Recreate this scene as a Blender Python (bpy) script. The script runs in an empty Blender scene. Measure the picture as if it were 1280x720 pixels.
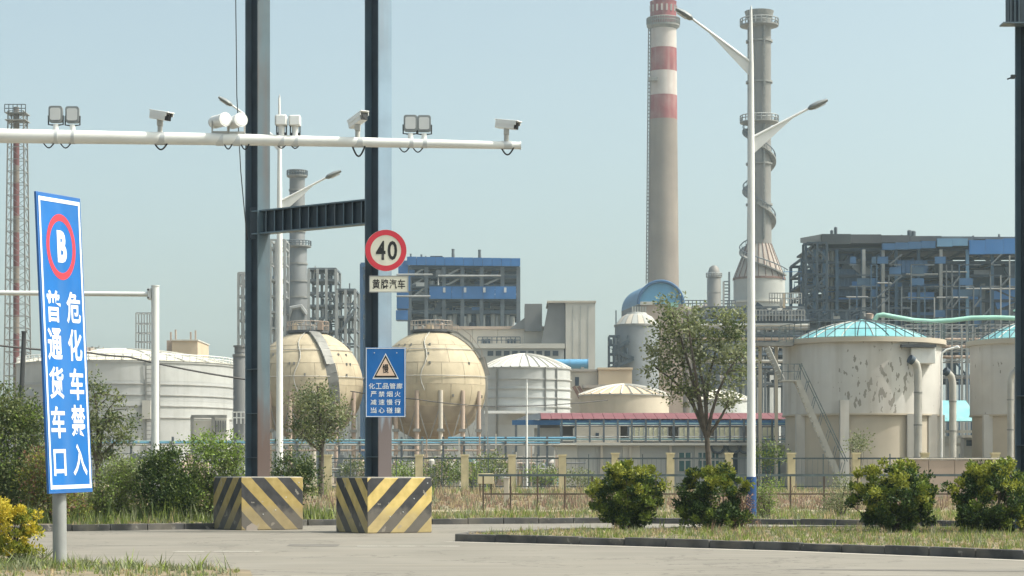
import bpy, math, random
import numpy as np
from mathutils import Vector, Matrix
R = math.radians
SC = bpy.context.scene
COL = SC.collection

# ---------------------------------------------------------------- camera, sky, sun, exposure
F, EYE, HY, CX = 2600.0, 1.4, 588.0, 640.0     # focal length in px of a 1280 px wide picture, eye height, horizon row
cam = bpy.data.cameras.new('camera')
cam.sensor_width = 36.0
cam.lens = 36.0 * F / 1280.0
cam.shift_y = (HY - 360.0) / 1280.0
cam.clip_start, cam.clip_end = 0.5, 6000.0
cam_o = bpy.data.objects.new('camera', cam)
COL.objects.link(cam_o)
cam_o.location = (0, 0, EYE)
cam_o.rotation_euler = (R(90), 0, 0)
SC.camera = cam_o

SUN_EL, SUN_AZ = R(54), math.atan2(0.97, -0.13)      # azimuth from +Y towards +X
world = bpy.data.worlds.new('World')
SC.world = world
world.use_nodes = True
wn = world.node_tree
bg = wn.nodes['Background']
sky = wn.nodes.new('ShaderNodeTexSky')
sky.sky_type = 'NISHITA'
sky.sun_disc = False
sky.sun_elevation = SUN_EL
sky.sun_rotation = SUN_AZ
sky.altitude = 0
sky.air_density = 0.75
sky.dust_density = 5.0
sky.ozone_density = 1.5
tint = wn.nodes.new('ShaderNodeMix'); tint.data_type = 'RGBA'; tint.blend_type = 'MULTIPLY'   # the camera's white balance: a greener, less violet sky
tint.inputs[0].default_value = 1.0; tint.inputs[7].default_value = (1.0, 1.08, .87, 1)
wn.links.new(sky.outputs[0], tint.inputs[6]); hs = wn.nodes.new('ShaderNodeHueSaturation'); hs.inputs['Saturation'].default_value = .78; hs.inputs['Value'].default_value = 1.08
wn.links.new(tint.outputs[2], hs.inputs['Color']); wn.links.new(hs.outputs[0], bg.inputs[0])
bg.inputs[1].default_value = 0.15
sun = bpy.data.lights.new('sun', 'SUN')
sun.energy = 3.0
sun.angle = R(0.5)
sun.color = (1.0, 0.94, 0.86)
sun_o = bpy.data.objects.new('sun', sun)
COL.objects.link(sun_o)
sd = Vector((math.cos(SUN_EL) * math.sin(SUN_AZ), math.cos(SUN_EL) * math.cos(SUN_AZ), math.sin(SUN_EL)))
sun_o.rotation_euler = sd.to_track_quat('Z', 'Y').to_euler()
SC.view_settings.view_transform = 'Standard'
SC.view_settings.look = 'None'
SC.view_settings.exposure = 0.70
SC.view_settings.gamma = 1.0
SC.cycles.max_bounces = 6
SC.cycles.volume_bounces = 1
HAZE_DENSITY = 0.00021

# ---------------------------------------------------------------- helpers
def X(px, Y): return (px - CX) * Y / F
def Z(py, Y): return EYE + (HY - py) * Y / F

class MB:
    """collects shapes; build() links them as ONE mesh object"""
    def __init__(s): s.v, s.f, s.m = [], [], []
    def add(s, vs, fs, mi=0):
        b = len(s.v)
        s.v += [tuple(p) for p in vs]
        s.f += [tuple(b + i for i in f) for f in fs]
        s.m += [mi] * len(fs)
        return s
    def box(s, c, d, rz=0, mi=0):
        cr, sr = math.cos(rz), math.sin(rz)
        vs = []
        for dz in (-.5, .5):
            for dx, dy in ((-.5, -.5), (.5, -.5), (.5, .5), (-.5, .5)):
                x, y = dx * d[0], dy * d[1]
                vs.append((c[0] + x * cr - y * sr, c[1] + x * sr + y * cr, c[2] + dz * d[2]))
        return s.add(vs, [(3, 2, 1, 0), (4, 5, 6, 7), (0, 1, 5, 4), (1, 2, 6, 5), (2, 3, 7, 6), (3, 0, 4, 7)], mi)
    def bb(s, x0, x1, y0, y1, z0, z1, mi=0):
        return s.box(((x0 + x1) / 2, (y0 + y1) / 2, (z0 + z1) / 2), (abs(x1 - x0), abs(y1 - y0), abs(z1 - z0)), 0, mi)
    def beam(s, p0, p1, w, h, mi=0):
        p0, p1 = Vector(p0), Vector(p1)
        d = (p1 - p0).normalized()
        up = Vector((0, 0, 1)) if abs(d.z) < .95 else Vector((0, 1, 0))
        a = d.cross(up).normalized() * w / 2
        b = a.cross(d).normalized() * h / 2
        vs = [p + q for p in (p0, p1) for q in (-a - b, a - b, a + b, -a + b)]
        return s.add(vs, [(0, 1, 2, 3), (7, 6, 5, 4), (1, 0, 4, 5), (2, 1, 5, 6), (3, 2, 6, 7), (0, 3, 7, 4)], mi)
    def tube(s, pts, r, n=8, mi=0, closed=False):
        pts = [Vector(p) for p in pts]
        rs = r if isinstance(r, (list, tuple)) else [r] * len(pts)
        N = len(pts)
        vs, a = [], None
        for i, p in enumerate(pts):
            if closed: d = pts[(i + 1) % N] - pts[i - 1]
            else: d = pts[min(i + 1, N - 1)] - pts[max(i - 1, 0)]
            d.normalize()
            if a is None: a = d.cross(Vector((0, 0, 1)) if abs(d.z) < .9 else Vector((0, 1, 0)))
            a = (a - d * a.dot(d)).normalized(); b = d.cross(a).normalized()
            for k in range(n):
                t = 2 * math.pi * k / n
                vs.append(p + (a * math.cos(t) + b * math.sin(t)) * rs[i])
        fs = []
        for i in range(N if closed else N - 1):
            j = (i + 1) % N
            for k in range(n):
                l = (k + 1) % n
                fs.append((i * n + k, j * n + k, j * n + l, i * n + l))
        if not closed:
            fs.append(tuple(range(n))); fs.append(tuple(reversed(range((N - 1) * n, N * n))))
        return s.add(vs, fs, mi)
    def lathe(s, prof, n=32, c=(0, 0, 0), mi=0, a0=0.0, a1=2 * math.pi):
        full = abs(a1 - a0 - 2 * math.pi) < 1e-6
        cnt = n if full else n + 1
        vs, fs, ms = [], [], []
        for p in prof:
            for k in range(cnt):
                t = a0 + (a1 - a0) * k / n
                vs.append((c[0] + p[0] * math.cos(t), c[1] + p[0] * math.sin(t), c[2] + p[1]))
        b = len(s.v)
        for i in range(len(prof) - 1):
            m = prof[i][2] if len(prof[i]) > 2 else mi
            for k in range(n):
                l = (k + 1) % cnt
                fs.append((i * cnt + k, i * cnt + l, (i + 1) * cnt + l, (i + 1) * cnt + k)); ms.append(m)
        s.add(vs, fs, mi); s.m[-len(ms):] = ms
        if full:
            if prof[0][0] > 1e-4: s.add(vs[:cnt], [tuple(reversed(range(cnt)))], prof[0][2] if len(prof[0]) > 2 else mi)
            if prof[-1][0] > 1e-4: s.add(vs[-cnt:], [tuple(range(cnt))], prof[-1][2] if len(prof[-1]) > 2 else mi)
        return s
    def prism(s, poly, y0, y1, mi=0):          # polygon in x,z extruded along y
        n = len(poly)
        vs = [(p[0], y0, p[1]) for p in poly] + [(p[0], y1, p[1]) for p in poly]
        fs = [tuple(range(n)), tuple(reversed(range(n, 2 * n)))] + [((i + 1) % n, i, n + i, n + (i + 1) % n) for i in range(n)]
        return s.add(vs, fs, mi)
    def prismz(s, poly, z0, z1, mi=0):
        n = len(poly)
        vs = [(p[0], p[1], z0) for p in poly] + [(p[0], p[1], z1) for p in poly]
        fs = [tuple(reversed(range(n))), tuple(range(n, 2 * n))] + [(i, (i + 1) % n, n + (i + 1) % n, n + i) for i in range(n)]
        return s.add(vs, fs, mi)
    def build(s, name, mats, parent=None, kind=None, label=None, bevel=0, flat=False):
        me = bpy.data.meshes.new(name)
        me.from_pydata(s.v, [], s.f)
        if not isinstance(mats, (list, tuple)): mats = [mats]
        for m in mats: me.materials.append(m)
        if len(mats) > 1: me.polygons.foreach_set('material_index', s.m)
        if not flat:
            me.polygons.foreach_set('use_smooth', [True] * len(s.f))
            me.set_sharp_from_angle(angle=R(38))
        me.update()
        o = bpy.data.objects.new(name, me)
        COL.objects.link(o)
        if parent is not None: o.parent = parent
        if kind: o['kind'] = kind
        if label: o['label'] = label
        if bevel:
            b = o.modifiers.new('bevel', 'BEVEL'); b.width = bevel; b.segments = 2; b.limit_method = 'ANGLE'; b.angle_limit = R(50)
        return o

def tag(o, label, cat, group=None):
    o['label'] = label; o['category'] = cat
    if group: o['group'] = group
    return o

class T:
    """a thing: an Empty at its base, with pixel-to-local helpers for its own depth"""
    def __init__(s, name, label, cat, px, Y, group=None, rz=0, z=0.0):
        s.o = bpy.data.objects.new(name, None)
        s.o.empty_display_size = .3
        COL.objects.link(s.o)
        s.o.location = (X(px, Y), Y, z); s.o.rotation_euler = (0, 0, rz)
        tag(s.o, label, cat, group)
        s.px, s.Y, s.k, s.z = px, Y, Y / F, z
    def x(s, px): return (px - s.px) * s.k
    def zz(s, py): return EYE + (HY - py) * s.k - s.z

UNIT = {}
def bar(name, p0, p1, w, h, mat, parent, kind=None):
    """a straight member: shared unit box stretched between two points (one object per member)"""
    if mat.name not in UNIT:
        me = MB().box((0, 0, 0.5), (1, 1, 1)).build('unit', mat)
        UNIT[mat.name] = me.data
        bpy.data.objects.remove(me)
    o = bpy.data.objects.new(name, UNIT[mat.name])
    COL.objects.link(o)
    p0, p1 = Vector(p0), Vector(p1)
    d = p1 - p0
    up = Vector((0, 0, 1)) if abs(d.normalized().z) < .95 else Vector((0, 1, 0))
    dn = d.normalized(); a = dn.cross(up).normalized(); b = a.cross(dn).normalized()
    m = Matrix((a * w, b * h, d)).transposed().to_4x4()
    m.translation = p0
    o.matrix_local = m
    o.parent = parent
    o.matrix_local = m
    if kind: o['kind'] = kind
    return o
def blk(name, x0, x1, y0, y1, z0, z1, mat, parent):
    return bar(name, ((x0 + x1) / 2, (y0 + y1) / 2, z0), ((x0 + x1) / 2, (y0 + y1) / 2, z1), abs(x1 - x0), abs(y1 - y0), mat, parent)
def copy_tree(o, parent=None):
    c = o.copy(); COL.objects.link(c)
    if parent is not None: c.parent = parent
    for ch in list(o.children): copy_tree(ch, c)
    return c

# ---------------------------------------------------------------- materials
MATS = {}
def mat(name, col, rough=.7, metal=0., var=.12, scale=1.5, dirt=None, damt=0., streak=0., bump=0., spec=.4, chips=None, chip_t=.62, chip_s=4.):
    m = bpy.data.materials.new(name); MATS[name] = m
    m.use_nodes = True
    nt = m.node_tree; N, L = nt.nodes, nt.links
    b = N['Principled BSDF']
    b.inputs['Roughness'].default_value = rough; b.inputs['Metallic'].default_value = metal
    b.inputs['Specular IOR Level'].default_value = spec
    tc = N.new('ShaderNodeNewGeometry')
    def noise(sc, detail=4., vec=None):
        n = N.new('ShaderNodeTexNoise'); n.inputs['Scale'].default_value = sc; n.inputs['Detail'].default_value = detail
        L.new(vec or tc.outputs['Position'], n.inputs['Vector']); return n.outputs['Fac']
    def mixc(fac, a, c, mode='MIX'):
        x = N.new('ShaderNodeMix'); x.data_type = 'RGBA'; x.blend_type = mode
        for sock, val in ((x.inputs[0], fac), (x.inputs[6], a), (x.inputs[7], c)):
            if isinstance(val, (int, float)): sock.default_value = val
            elif isinstance(val, tuple): sock.default_value = (*val, 1)
            else: L.new(val, sock)
        return x.outputs[2]
    def rng(f, a, c, lo=0., hi=1.):
        r = N.new('ShaderNodeMapRange'); r.inputs[1].default_value = a; r.inputs[2].default_value = c
        r.inputs[3].default_value = lo; r.inputs[4].default_value = hi; L.new(f, r.inputs[0]); return r.outputs[0]
    lo = tuple(max(0, c * (1 - var * 1.3)) for c in col); hi = tuple(min(1, c * (1 + var)) for c in col)
    c = mixc(rng(noise(scale, 6.), .3, .7), lo, hi)
    if dirt:
        if damt: c = mixc(rng(noise(scale * .6, 5.), .48, .75, 0, damt), c, dirt)
        if streak:
            mp = N.new('ShaderNodeMapping'); mp.inputs['Scale'].default_value = (1, 1, .06)
            L.new(tc.outputs['Position'], mp.inputs[0])
            c = mixc(rng(noise(scale * 2.2, 4., mp.outputs[0]), .5, .78, 0, streak), c, dirt)
    if chips: c = mixc(rng(noise(chip_s, 5.), chip_t, chip_t + .03), c, chips)
    L.new(c, b.inputs['Base Color'])
    if bump:
        bp = N.new('ShaderNodeBump'); bp.inputs['Strength'].default_value = bump; bp.inputs['Distance'].default_value = .02
        L.new(noise(scale * 12, 4.), bp.inputs['Height']); L.new(bp.outputs[0], b.inputs['Normal'])
    return m
def leafmat(name, c0, c1, trans=.3):
    m = bpy.data.materials.new(name); m.use_nodes = True; MATS[name] = m
    nt = m.node_tree; N, L = nt.nodes, nt.links
    b = N['Principled BSDF']; b.inputs['Roughness'].default_value = .55; b.inputs['Specular IOR Level'].default_value = .35
    g = N.new('ShaderNodeNewGeometry')
    x = N.new('ShaderNodeMix'); x.data_type = 'RGBA'
    L.new(g.outputs['Random Per Island'], x.inputs[0]); x.inputs[6].default_value = (*c0, 1); x.inputs[7].default_value = (*c1, 1)
    L.new(x.outputs[2], b.inputs['Base Color'])
    t = N.new('ShaderNodeBsdfTranslucent'); L.new(x.outputs[2], t.inputs[0])
    ms = N.new('ShaderNodeMixShader'); ms.inputs[0].default_value = trans
    L.new(b.outputs[0], ms.inputs[1]); L.new(t.outputs[0], ms.inputs[2]); L.new(ms.outputs[0], N['Material Output'].inputs[0])
    return m
def stripemat(name, axis, sign, period, off=0., dull=1.):
    """diagonal warning stripes painted on a block face"""
    m = bpy.data.materials.new(name); m.use_nodes = True
    nt = m.node_tree; N, L = nt.nodes, nt.links
    b = N['Principled BSDF']; b.inputs['Roughness'].default_value = .65
    tc = N.new('ShaderNodeTexCoord'); sp = N.new('ShaderNodeSeparateXYZ'); L.new(tc.outputs['Object'], sp.inputs[0])
    def math_(op, a, c):
        n = N.new('ShaderNodeMath'); n.operation = op
        for i, v in enumerate((a, c)):
            if isinstance(v, (int, float)): n.inputs[i].default_value = v
            else: L.new(v, n.inputs[i])
        return n.outputs[0]
    wob = N.new('ShaderNodeTexNoise'); wob.inputs['Scale'].default_value = 3.; L.new(tc.outputs['Object'], wob.inputs[0])
    ph = math_('ADD', math_('MULTIPLY', sp.outputs[axis], sign), sp.outputs[2])
    ph = math_('ADD', math_('ADD', math_('DIVIDE', ph, period), off + 20.), math_('MULTIPLY', wob.outputs[0], .05))
    fr = math_('GREATER_THAN', math_('FRACT', ph, 0.), .5)
    nz = N.new('ShaderNodeTexNoise'); nz.inputs['Scale'].default_value = 5.; nz.inputs['Detail'].default_value = 8.; L.new(tc.outputs['Object'], nz.inputs[0])
    def ramp(fac, p0, p1, c0, c1):
        r = N.new('ShaderNodeValToRGB'); r.color_ramp.elements[0].position = p0; r.color_ramp.elements[1].position = p1
        r.color_ramp.elements[0].color = (*c0, 1); r.color_ramp.elements[1].color = (*c1, 1); L.new(fac, r.inputs[0]); return r.outputs[0]
    yel = ramp(nz.outputs[0], .3, .7, tuple(v * dull for v in (.46, .34, .10)), tuple(v * dull for v in (.66, .50, .19))); blk_ = ramp(nz.outputs[0], .3, .75, (.018, .019, .023), (.05, .05, .055))
    x = N.new('ShaderNodeMix'); x.data_type = 'RGBA'; L.new(fr, x.inputs[0]); L.new(yel, x.inputs[6]); L.new(blk_, x.inputs[7])
    n2 = N.new('ShaderNodeTexNoise'); n2.inputs['Scale'].default_value = 4.; n2.inputs['Detail'].default_value = 6.; L.new(tc.outputs['Object'], n2.inputs[0])
    w = math_('MULTIPLY', math_('GREATER_THAN', n2.outputs[0], .66), .6)
    y = N.new('ShaderNodeMix'); y.data_type = 'RGBA'; L.new(w, y.inputs[0]); L.new(x.outputs[2], y.inputs[6]); y.inputs[7].default_value = (.34, .31, .26, 1)
    sp2 = math_('MULTIPLY', math_('SUBTRACT', math_('ADD', .35, math_('MULTIPLY', nz.outputs[0], .5)), sp.outputs[2]), 2.2)   # road dirt splashed up the foot
    cl = N.new('ShaderNodeClamp'); L.new(sp2, cl.inputs[0]); cl.inputs[2].default_value = .45
    d = N.new('ShaderNodeMix'); d.data_type = 'RGBA'; L.new(cl.outputs[0], d.inputs[0]); L.new(y.outputs[2], d.inputs[6]); d.inputs[7].default_value = (.21, .185, .15, 1)
    L.new(d.outputs[2], b.inputs['Base Color'])
    return m

mat('white_paint', (.70, .71, .70), .45, var=.05, dirt=(.45, .42, .37), damt=.25, streak=.12)
mat('galv', (.55, .57, .58), .4, .25, .08)
mat('lamp_grey', (.22, .24, .25), .5, .1, .1)
mat('dark_metal', (.05, .055, .06), .5, .2, .2)
mat('black_rubber', (.03, .03, .033), .6, 0, .2)
mat('lens_dark', (.02, .022, .026), .15, 0, .1)
mat('lens_pale', (.55, .57, .58), .25, 0, .05)
mat('cam_white', (.74, .75, .74), .4, var=.05, dirt=(.5, .48, .44), damt=.2)
mat('cam_grey', (.42, .42, .40), .5, var=.1)
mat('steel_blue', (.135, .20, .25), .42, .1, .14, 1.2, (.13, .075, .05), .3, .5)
mat('steel_pale', (.22, .31, .40), .65, .1, .10, 1.2, (.18, .13, .11), .2, .35)
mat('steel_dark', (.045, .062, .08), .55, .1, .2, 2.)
mat('rust_brown', (.16, .095, .075), .75, 0, .3, 2.)
mat('sign_blue', (.005, .135, .45), .42, var=.10, dirt=(.10, .22, .45), damt=.25, streak=.3)
mat('sign_blue_back', (.03, .13, .38), .5, var=.06)
mat('sign_white', (.78, .80, .81), .4, var=.05, dirt=(.6, .6, .58), damt=.2, streak=.3)
mat('sign_red', (.62, .045, .07), .4, var=.06)
mat('sign_black', (.02, .02, .022), .5, var=.1)
mat('sign_cream', (.70, .68, .58), .45, var=.07, dirt=(.5, .47, .38), damt=.2, streak=.35)
mat('sign_pinkish', (.78, .58, .45), .45, var=.05)
mat('post_grey', (.30, .31, .31), .45, .15, .1, 3.)
mat('asphalt', (.192, .178, .153), .85, 0, .10, .5, bump=.3)
mat('concrete', (.34, .33, .30), .85, 0, .12, 1.2, (.18, .17, .15), .4, .3)
mat('gutter', (.40, .375, .33), .85, 0, .08, 1.)
mat('line_paint', (.62, .60, .54), .7, 0, .1, 4., chips=(.33, .3, .25), chip_t=.55, chip_s=5.)
mat('kerb', (.075, .075, .075), .85, 0, .35, 2.5, (.22, .195, .155), .6, chips=(.2, .19, .17), chip_t=.66, chip_s=6.)
mat('soil', (.21, .17, .115), .95, 0, .25, 1.1, (.12, .12, .06), .7)
mat('dry_ground', (.25, .20, .14), .95, 0, .25, .4, (.13, .12, .07), .6)
mat('bark', (.09, .075, .06), .9, 0, .3, 5.)
mat('fence_cream', (.60, .51, .31), .75, 0, .08, 2., (.4, .33, .22), .35)
mat('fence_steel', (.10, .13, .14), .6, .1, .2, 3.)
mat('fence_rust', (.12, .085, .065), .7, 0, .3, 3.)
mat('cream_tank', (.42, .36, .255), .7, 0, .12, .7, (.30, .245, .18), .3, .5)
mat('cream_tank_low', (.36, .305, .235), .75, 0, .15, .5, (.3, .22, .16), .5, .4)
mat('grey_tank', (.40, .41, .41), .55, .1, .06, .5, (.25, .25, .24), .3, .35)
mat('grey_tank_b', (.44, .45, .445), .55, .1, .06, .5, (.27, .27, .25), .3, .35)
mat('white_roof', (.50, .50, .48), .6, 0, .06, .6, (.4, .38, .34), .3)
mat('cream_roof', (.58, .55, .46), .7, 0, .08, .5, (.36, .33, .27), .4)
mat('silo_grey', (.23, .25, .27), .65, .1, .12, .3, (.14, .14, .14), .4, .4)
mat('pale_tank', (.47, .49, .49), .55, 0, .06, .5, (.36, .36, .34), .3, .3)
mat('ring_steel', (.22, .22, .21), .6, .1, .15)
mat('ring_pale', (.38, .38, .37), .6, .1, .1)
mat('navy_dark', (.018, .034, .055), .65, 0, .2, .4)
mat('navy_blue', (.035, .085, .15), .6, 0, .15, .4)
mat('weld', (.40, .34, .25), .7, 0, .2, 2.)
mat('tank_concrete', (.50, .49, .465), .8, 0, .07, .5, (.27, .23, .19), .3, .5)
mat('tank_beige', (.46, .41, .335), .8, 0, .07, .5, (.33, .29, .23), .3, .25)
mat('flake', (.2, .19, .17), .9, 0, .15, 4.)
mat('roof_teal', (.15, .40, .44), .45, 0, .08, .8, (.4, .5, .5), .3)
mat('roof_teal_b', (.20, .46, .49), .45, 0, .08, .8, (.45, .55, .53), .3)
mat('pipe_grey', (.38, .37, .34), .5, .15, .12, 1., (.24, .22, .19), .4)
mat('pipe_teal', (.17, .30, .33), .5, 0, .1, 1.)
mat('pipe_blue', (.10, .26, .38), .5, 0, .15, 1.)
mat('pipe_green', (.28, .52, .44), .45, 0, .08, 1.)
mat('stack_red', (.24, .055, .06), .75, 0, .16, .25, (.34, .24, .22), .6, .7)
mat('stack_white', (.47, .43, .405), .75, 0, .10, .25, (.38, .29, .27), .5, .6)
mat('stack_concrete', (.235, .20, .17), .8, 0, .14, .12, (.14, .115, .1), .45, .6)
mat('stack_grey', (.17, .178, .185), .6, .1, .08, .2, (.12, .115, .11), .3, .4)
mat('stack_steel', (.19, .187, .18), .6, .1, .08, .2, (.24, .22, .2), .3, .4)
mat('cone_rust', (.34, .31, .28), .7, 0, .1, .3, (.24, .14, .09), .35, .6)
mat('boiler_blue', (.03, .145, .38), .5, 0, .1, .3)
mat('boiler_blue_dull', (.03, .10, .22), .6, 0, .15, .3)
mat('boiler_blue_pale', (.11, .235, .38), .6, 0, .1, .3)
mat('frame_grey', (.11, .13, .15), .65, .1, .2, .4)
mat('frame_pale', (.30, .31, .31), .65, .1, .15, .4)
mat('frame_dark', (.035, .055, .078), .65, .1, .2, .4)
mat('equip_grey', (.17, .185, .195), .6, .1, .2, .4)
mat('equip_silver', (.50, .50, .48), .4, .3, .12, .4)
mat('equip_dark', (.035, .052, .075), .7, 0, .25, .4)
mat('wall_beige', (.47, .43, .37), .8, 0, .06, .3, (.33, .29, .24), .3, .25)
mat('wall_cream', (.52, .42, .305), .8, 0, .06, .3, (.4, .33, .25), .25, .2)
mat('wall_grey', (.36, .37, .36), .8, 0, .06, .3, (.25, .25, .24), .3, .3)
mat('wall_grey_dark', (.17, .175, .18), .8, 0, .08, .3)
mat('wall_pale', (.50, .49, .45), .8, 0, .06, .3, (.35, .33, .3), .3, .25)
mat('wall_pink', (.42, .33, .27), .85, 0, .1, .5, (.3, .23, .18), .4, .3)
mat('roof_red', (.17, .055, .062), .6, 0, .12, .6)
mat('roof_brown', (.07, .075, .085), .7, 0, .12, .3)
mat('roof_dark', (.045, .054, .062), .7, 0, .12, .3)
mat('glass_teal', (.05, .13, .14), .12, 0, .2, .5, spec=.6)
mat('window_pale', (.52, .50, .36), .4, 0, .1, .5)
mat('tank_blue', (.10, .30, .50), .4, 0, .06, .5)
mat('lamp_blue', (.02, .07, .20), .45, 0, .08)
mat('mast_red', (.17, .065, .065), .7, 0, .15, .4)
mat('tin_box', (.60, .52, .34), .7, 0, .1)
leafmat('leaf_young', (.19, .23, .025), (.36, .37, .06), .3)
leafmat('leaf_mid', (.09, .14, .02), (.20, .26, .04), .25)
leafmat('leaf_deep', (.022, .05, .012), (.065, .11, .025), .2)
leafmat('leaf_olive', (.11, .14, .045), (.21, .24, .09), .3)
leafmat('leaf_olive_dark', (.045, .075, .022), (.10, .14, .045), .25)
leafmat('leaf_fresh', (.15, .24, .04), (.28, .38, .08), .35)
leafmat('leaf_grey', (.18, .21, .11), (.30, .32, .18), .3)
leafmat('leaf_yellow', (.52, .44, .03), (.72, .58, .08), .3)
leafmat('leaf_red', (.2, .1, .07), (.3, .17, .1), .25)
leafmat('leaf_brown', (.17, .11, .08), (.29, .19, .13), .2)
leafmat('grass_green', (.14, .20, .035), (.28, .33, .08), .25)
leafmat('grass_dry', (.34, .27, .15), (.48, .38, .22), .25)
leafmat('grass_grey', (.17, .2, .11), (.30, .32, .19), .25)
leafmat('weed_brown', (.20, .13, .10), (.36, .25, .18), .2)
M = MATS

# ---------------------------------------------------------------- foliage
def raw_mesh(name, V, nper, mats, mi, parent=None, kind=None):
    """V: (n*nper,3) vertices, one face per nper vertices"""
    n = len(V) // nper
    me = bpy.data.meshes.new(name)
    me.vertices.add(len(V)); me.vertices.foreach_set('co', V.astype(np.float32).ravel())
    me.loops.add(len(V)); me.loops.foreach_set('vertex_index', np.arange(len(V), dtype=np.int32))
    me.polygons.add(n); me.polygons.foreach_set('loop_start', np.arange(0, len(V), nper, dtype=np.int32))
    for m in mats: me.materials.append(m)
    me.polygons.foreach_set('material_index', np.asarray(mi, dtype=np.int32))
    me.update(calc_edges=True)
    o = bpy.data.objects.new(name, me); COL.objects.link(o)
    if parent is not None: o.parent = parent
    if kind: o['kind'] = kind
    return o
def unit(a): return a / (np.linalg.norm(a, axis=1, keepdims=True) + 1e-9)
def leaf_quads(C, D, size, rs, aspect=.5):
    n = len(C)
    S = unit(np.cross(D, rs.normal(size=(n, 3)))); N = np.cross(D, S)
    L = size * rs.uniform(.6, 1.25, (n, 1)); W = L * aspect * .5
    mid = C + N * L * rs.uniform(-.12, .12, (n, 1))
    V = np.stack([C - D * L * .5, mid + S * W, C + D * L * .5 - N * L * .1, mid - S * W], 1)
    return V.reshape(-1, 3)
def foliage(parent, name, lobes, nclump, nleaf, crad, size, mats, weights, seed, top_young=None, aspect=.5, shell=.55, up=.5, tuft=False):
    """lobes: ellipsoids (cx,cy,cz,rx,ry,rz) in local metres; leaves gather in clumps inside them"""
    rs = np.random.RandomState(seed)
    vol = np.array([l[3] * l[4] * l[5] for l in lobes]) ** .75; vol /= vol.sum()
    which = rs.choice(len(lobes), nclump, p=vol)
    Lb = np.array(lobes)[which]
    d = unit(rs.normal(size=(nclump, 3)))
    r = (shell + (1 - shell) * rs.uniform(size=(nclump, 1)) ** .6) * rs.uniform(.82, 1.06, (nclump, 1))
    cc = Lb[:, :3] + d * r * Lb[:, 3:6]
    cc = cc[cc[:, 2] > .04]
    nclump = len(cc)
    w = np.array(weights, float); w /= w.sum()
    cm = rs.choice(len(mats), nclump, p=w)
    if top_young is not None:                     # young shoots sit at the ends of the upper twigs
        zmin, zmax = cc[:, 2].min(), cc[:, 2].max()
        t = (cc[:, 2] - zmin) / (zmax - zmin + 1e-6)
        cm = np.where(rs.uniform(size=nclump) < np.clip(t * 1.5 - .6, 0, .8), top_young, cm)
    idx = np.repeat(np.arange(nclump), nleaf)
    n = len(idx)
    off = rs.normal(size=(n, 3)) * crad * rs.uniform(.7, 1.3, (nclump, 1))[idx] * np.array([1, 1, .8])
    noise_d = .8
    if tuft:
        off = unit(off) * crad * rs.uniform(.45, 1.1, (n, 1)) * rs.uniform(.65, 1.35, (nclump, 1))[idx]; noise_d = .5
    C = cc[idx] + off
    D = unit(off / crad + rs.normal(size=(n, 3)) * noise_d + np.array([0, 0, up]))
    mi = cm[idx]
    swap = rs.uniform(size=n) < (.06 if tuft else .15)
    mi = np.where(swap, rs.choice(len(mats), n, p=w), mi)
    keep = C[:, 2] > .01
    V = leaf_quads(C[keep], D[keep], size, rs, aspect)
    return raw_mesh(name, V, 4, [M[m] for m in mats], mi[keep], parent), cc
def limb(a, b, rng, bend=.12, n=5):
    a, b = Vector(a), Vector(b); L = (b - a).length
    j = Vector((rng.uniform(-1, 1), rng.uniform(-1, 1), rng.uniform(.1, .8))) * L * bend
    return [a.lerp(b, i / (n - 1)) + j * math.sin(math.pi * i / (n - 1)) for i in range(n)]
def tree(name, label, cat, px, Y, lobes_px, nclump, nleaf, crad, size, mats, weights, seed, fork_py, trunk_r, group=None, z=0., nlimb=5, top_young=None, shell=.35, base_px=None, ntwig=26):
    t = T(name, label, cat, base_px or px, Y, group, z=z)
    rng = random.Random(seed)
    lobes = [(t.x(cx), rng.uniform(-.3, .3) * rx * t.k, t.zz(cy), rx * t.k, max(rx, ry) * t.k * .8, ry * t.k) for cx, cy, rx, ry in lobes_px]
    cr, cc = foliage(t.o, 'crown', lobes, nclump, nleaf, crad, size, mats, weights, seed, top_young, shell=shell)
    fz = t.zz(fork_py)
    MB().tube([(0, 0, -.1), (rng.uniform(-.04, .04), 0, fz * .5), (t.x(px) * .3, 0, fz)], [trunk_r * 1.25, trunk_r, trunk_r * .85], 9).build('trunk', M['bark'], t.o)
    top = Vector((t.x(px) * .3, 0, fz))
    ends = []
    for i in range(nlimb):
        l = lobes[i % len(lobes)]
        e = Vector((l[0] + rng.uniform(-.4, .4) * l[3], l[1] + rng.uniform(-.5, .5) * l[4], l[2] + rng.uniform(-.2, .6) * l[5]))
        pts = limb(top - Vector((0, 0, .1)), e, rng)
        MB().tube(pts, [trunk_r * .7 * (1 - .17 * q) for q in range(5)], 6).build('limb', M['bark'], t.o)
        ends.append(pts)
    tw = MB()
    for q in range(ntwig):
        c = Vector(cc[rng.randrange(len(cc))])
        p = min((p for pts in ends for p in pts[1:]), key=lambda p: (p - c).length + rng.uniform(0, .3))
        tw.tube(limb(p, c, rng, .08, 4), [trunk_r * .25, trunk_r * .2, trunk_r * .14, trunk_r * .08], 4)
    o = tw.build('twigs', M['bark'], t.o, kind='stuff')
    return t
def lumpy(lobes, rng, n=14):
    """adds small side lobes so that the outline is uneven"""
    out = list(lobes)
    for _ in range(n):
        l = rng.choice(lobes); a = rng.uniform(0, 2 * math.pi)
        out.append((l[0] + l[3] * .85 * math.cos(a), l[1] + rng.uniform(-.5, .5) * l[4], l[2] + l[5] * .85 * math.sin(a), l[3] * .34, l[4] * .34, l[5] * .32))
    return out
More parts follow.
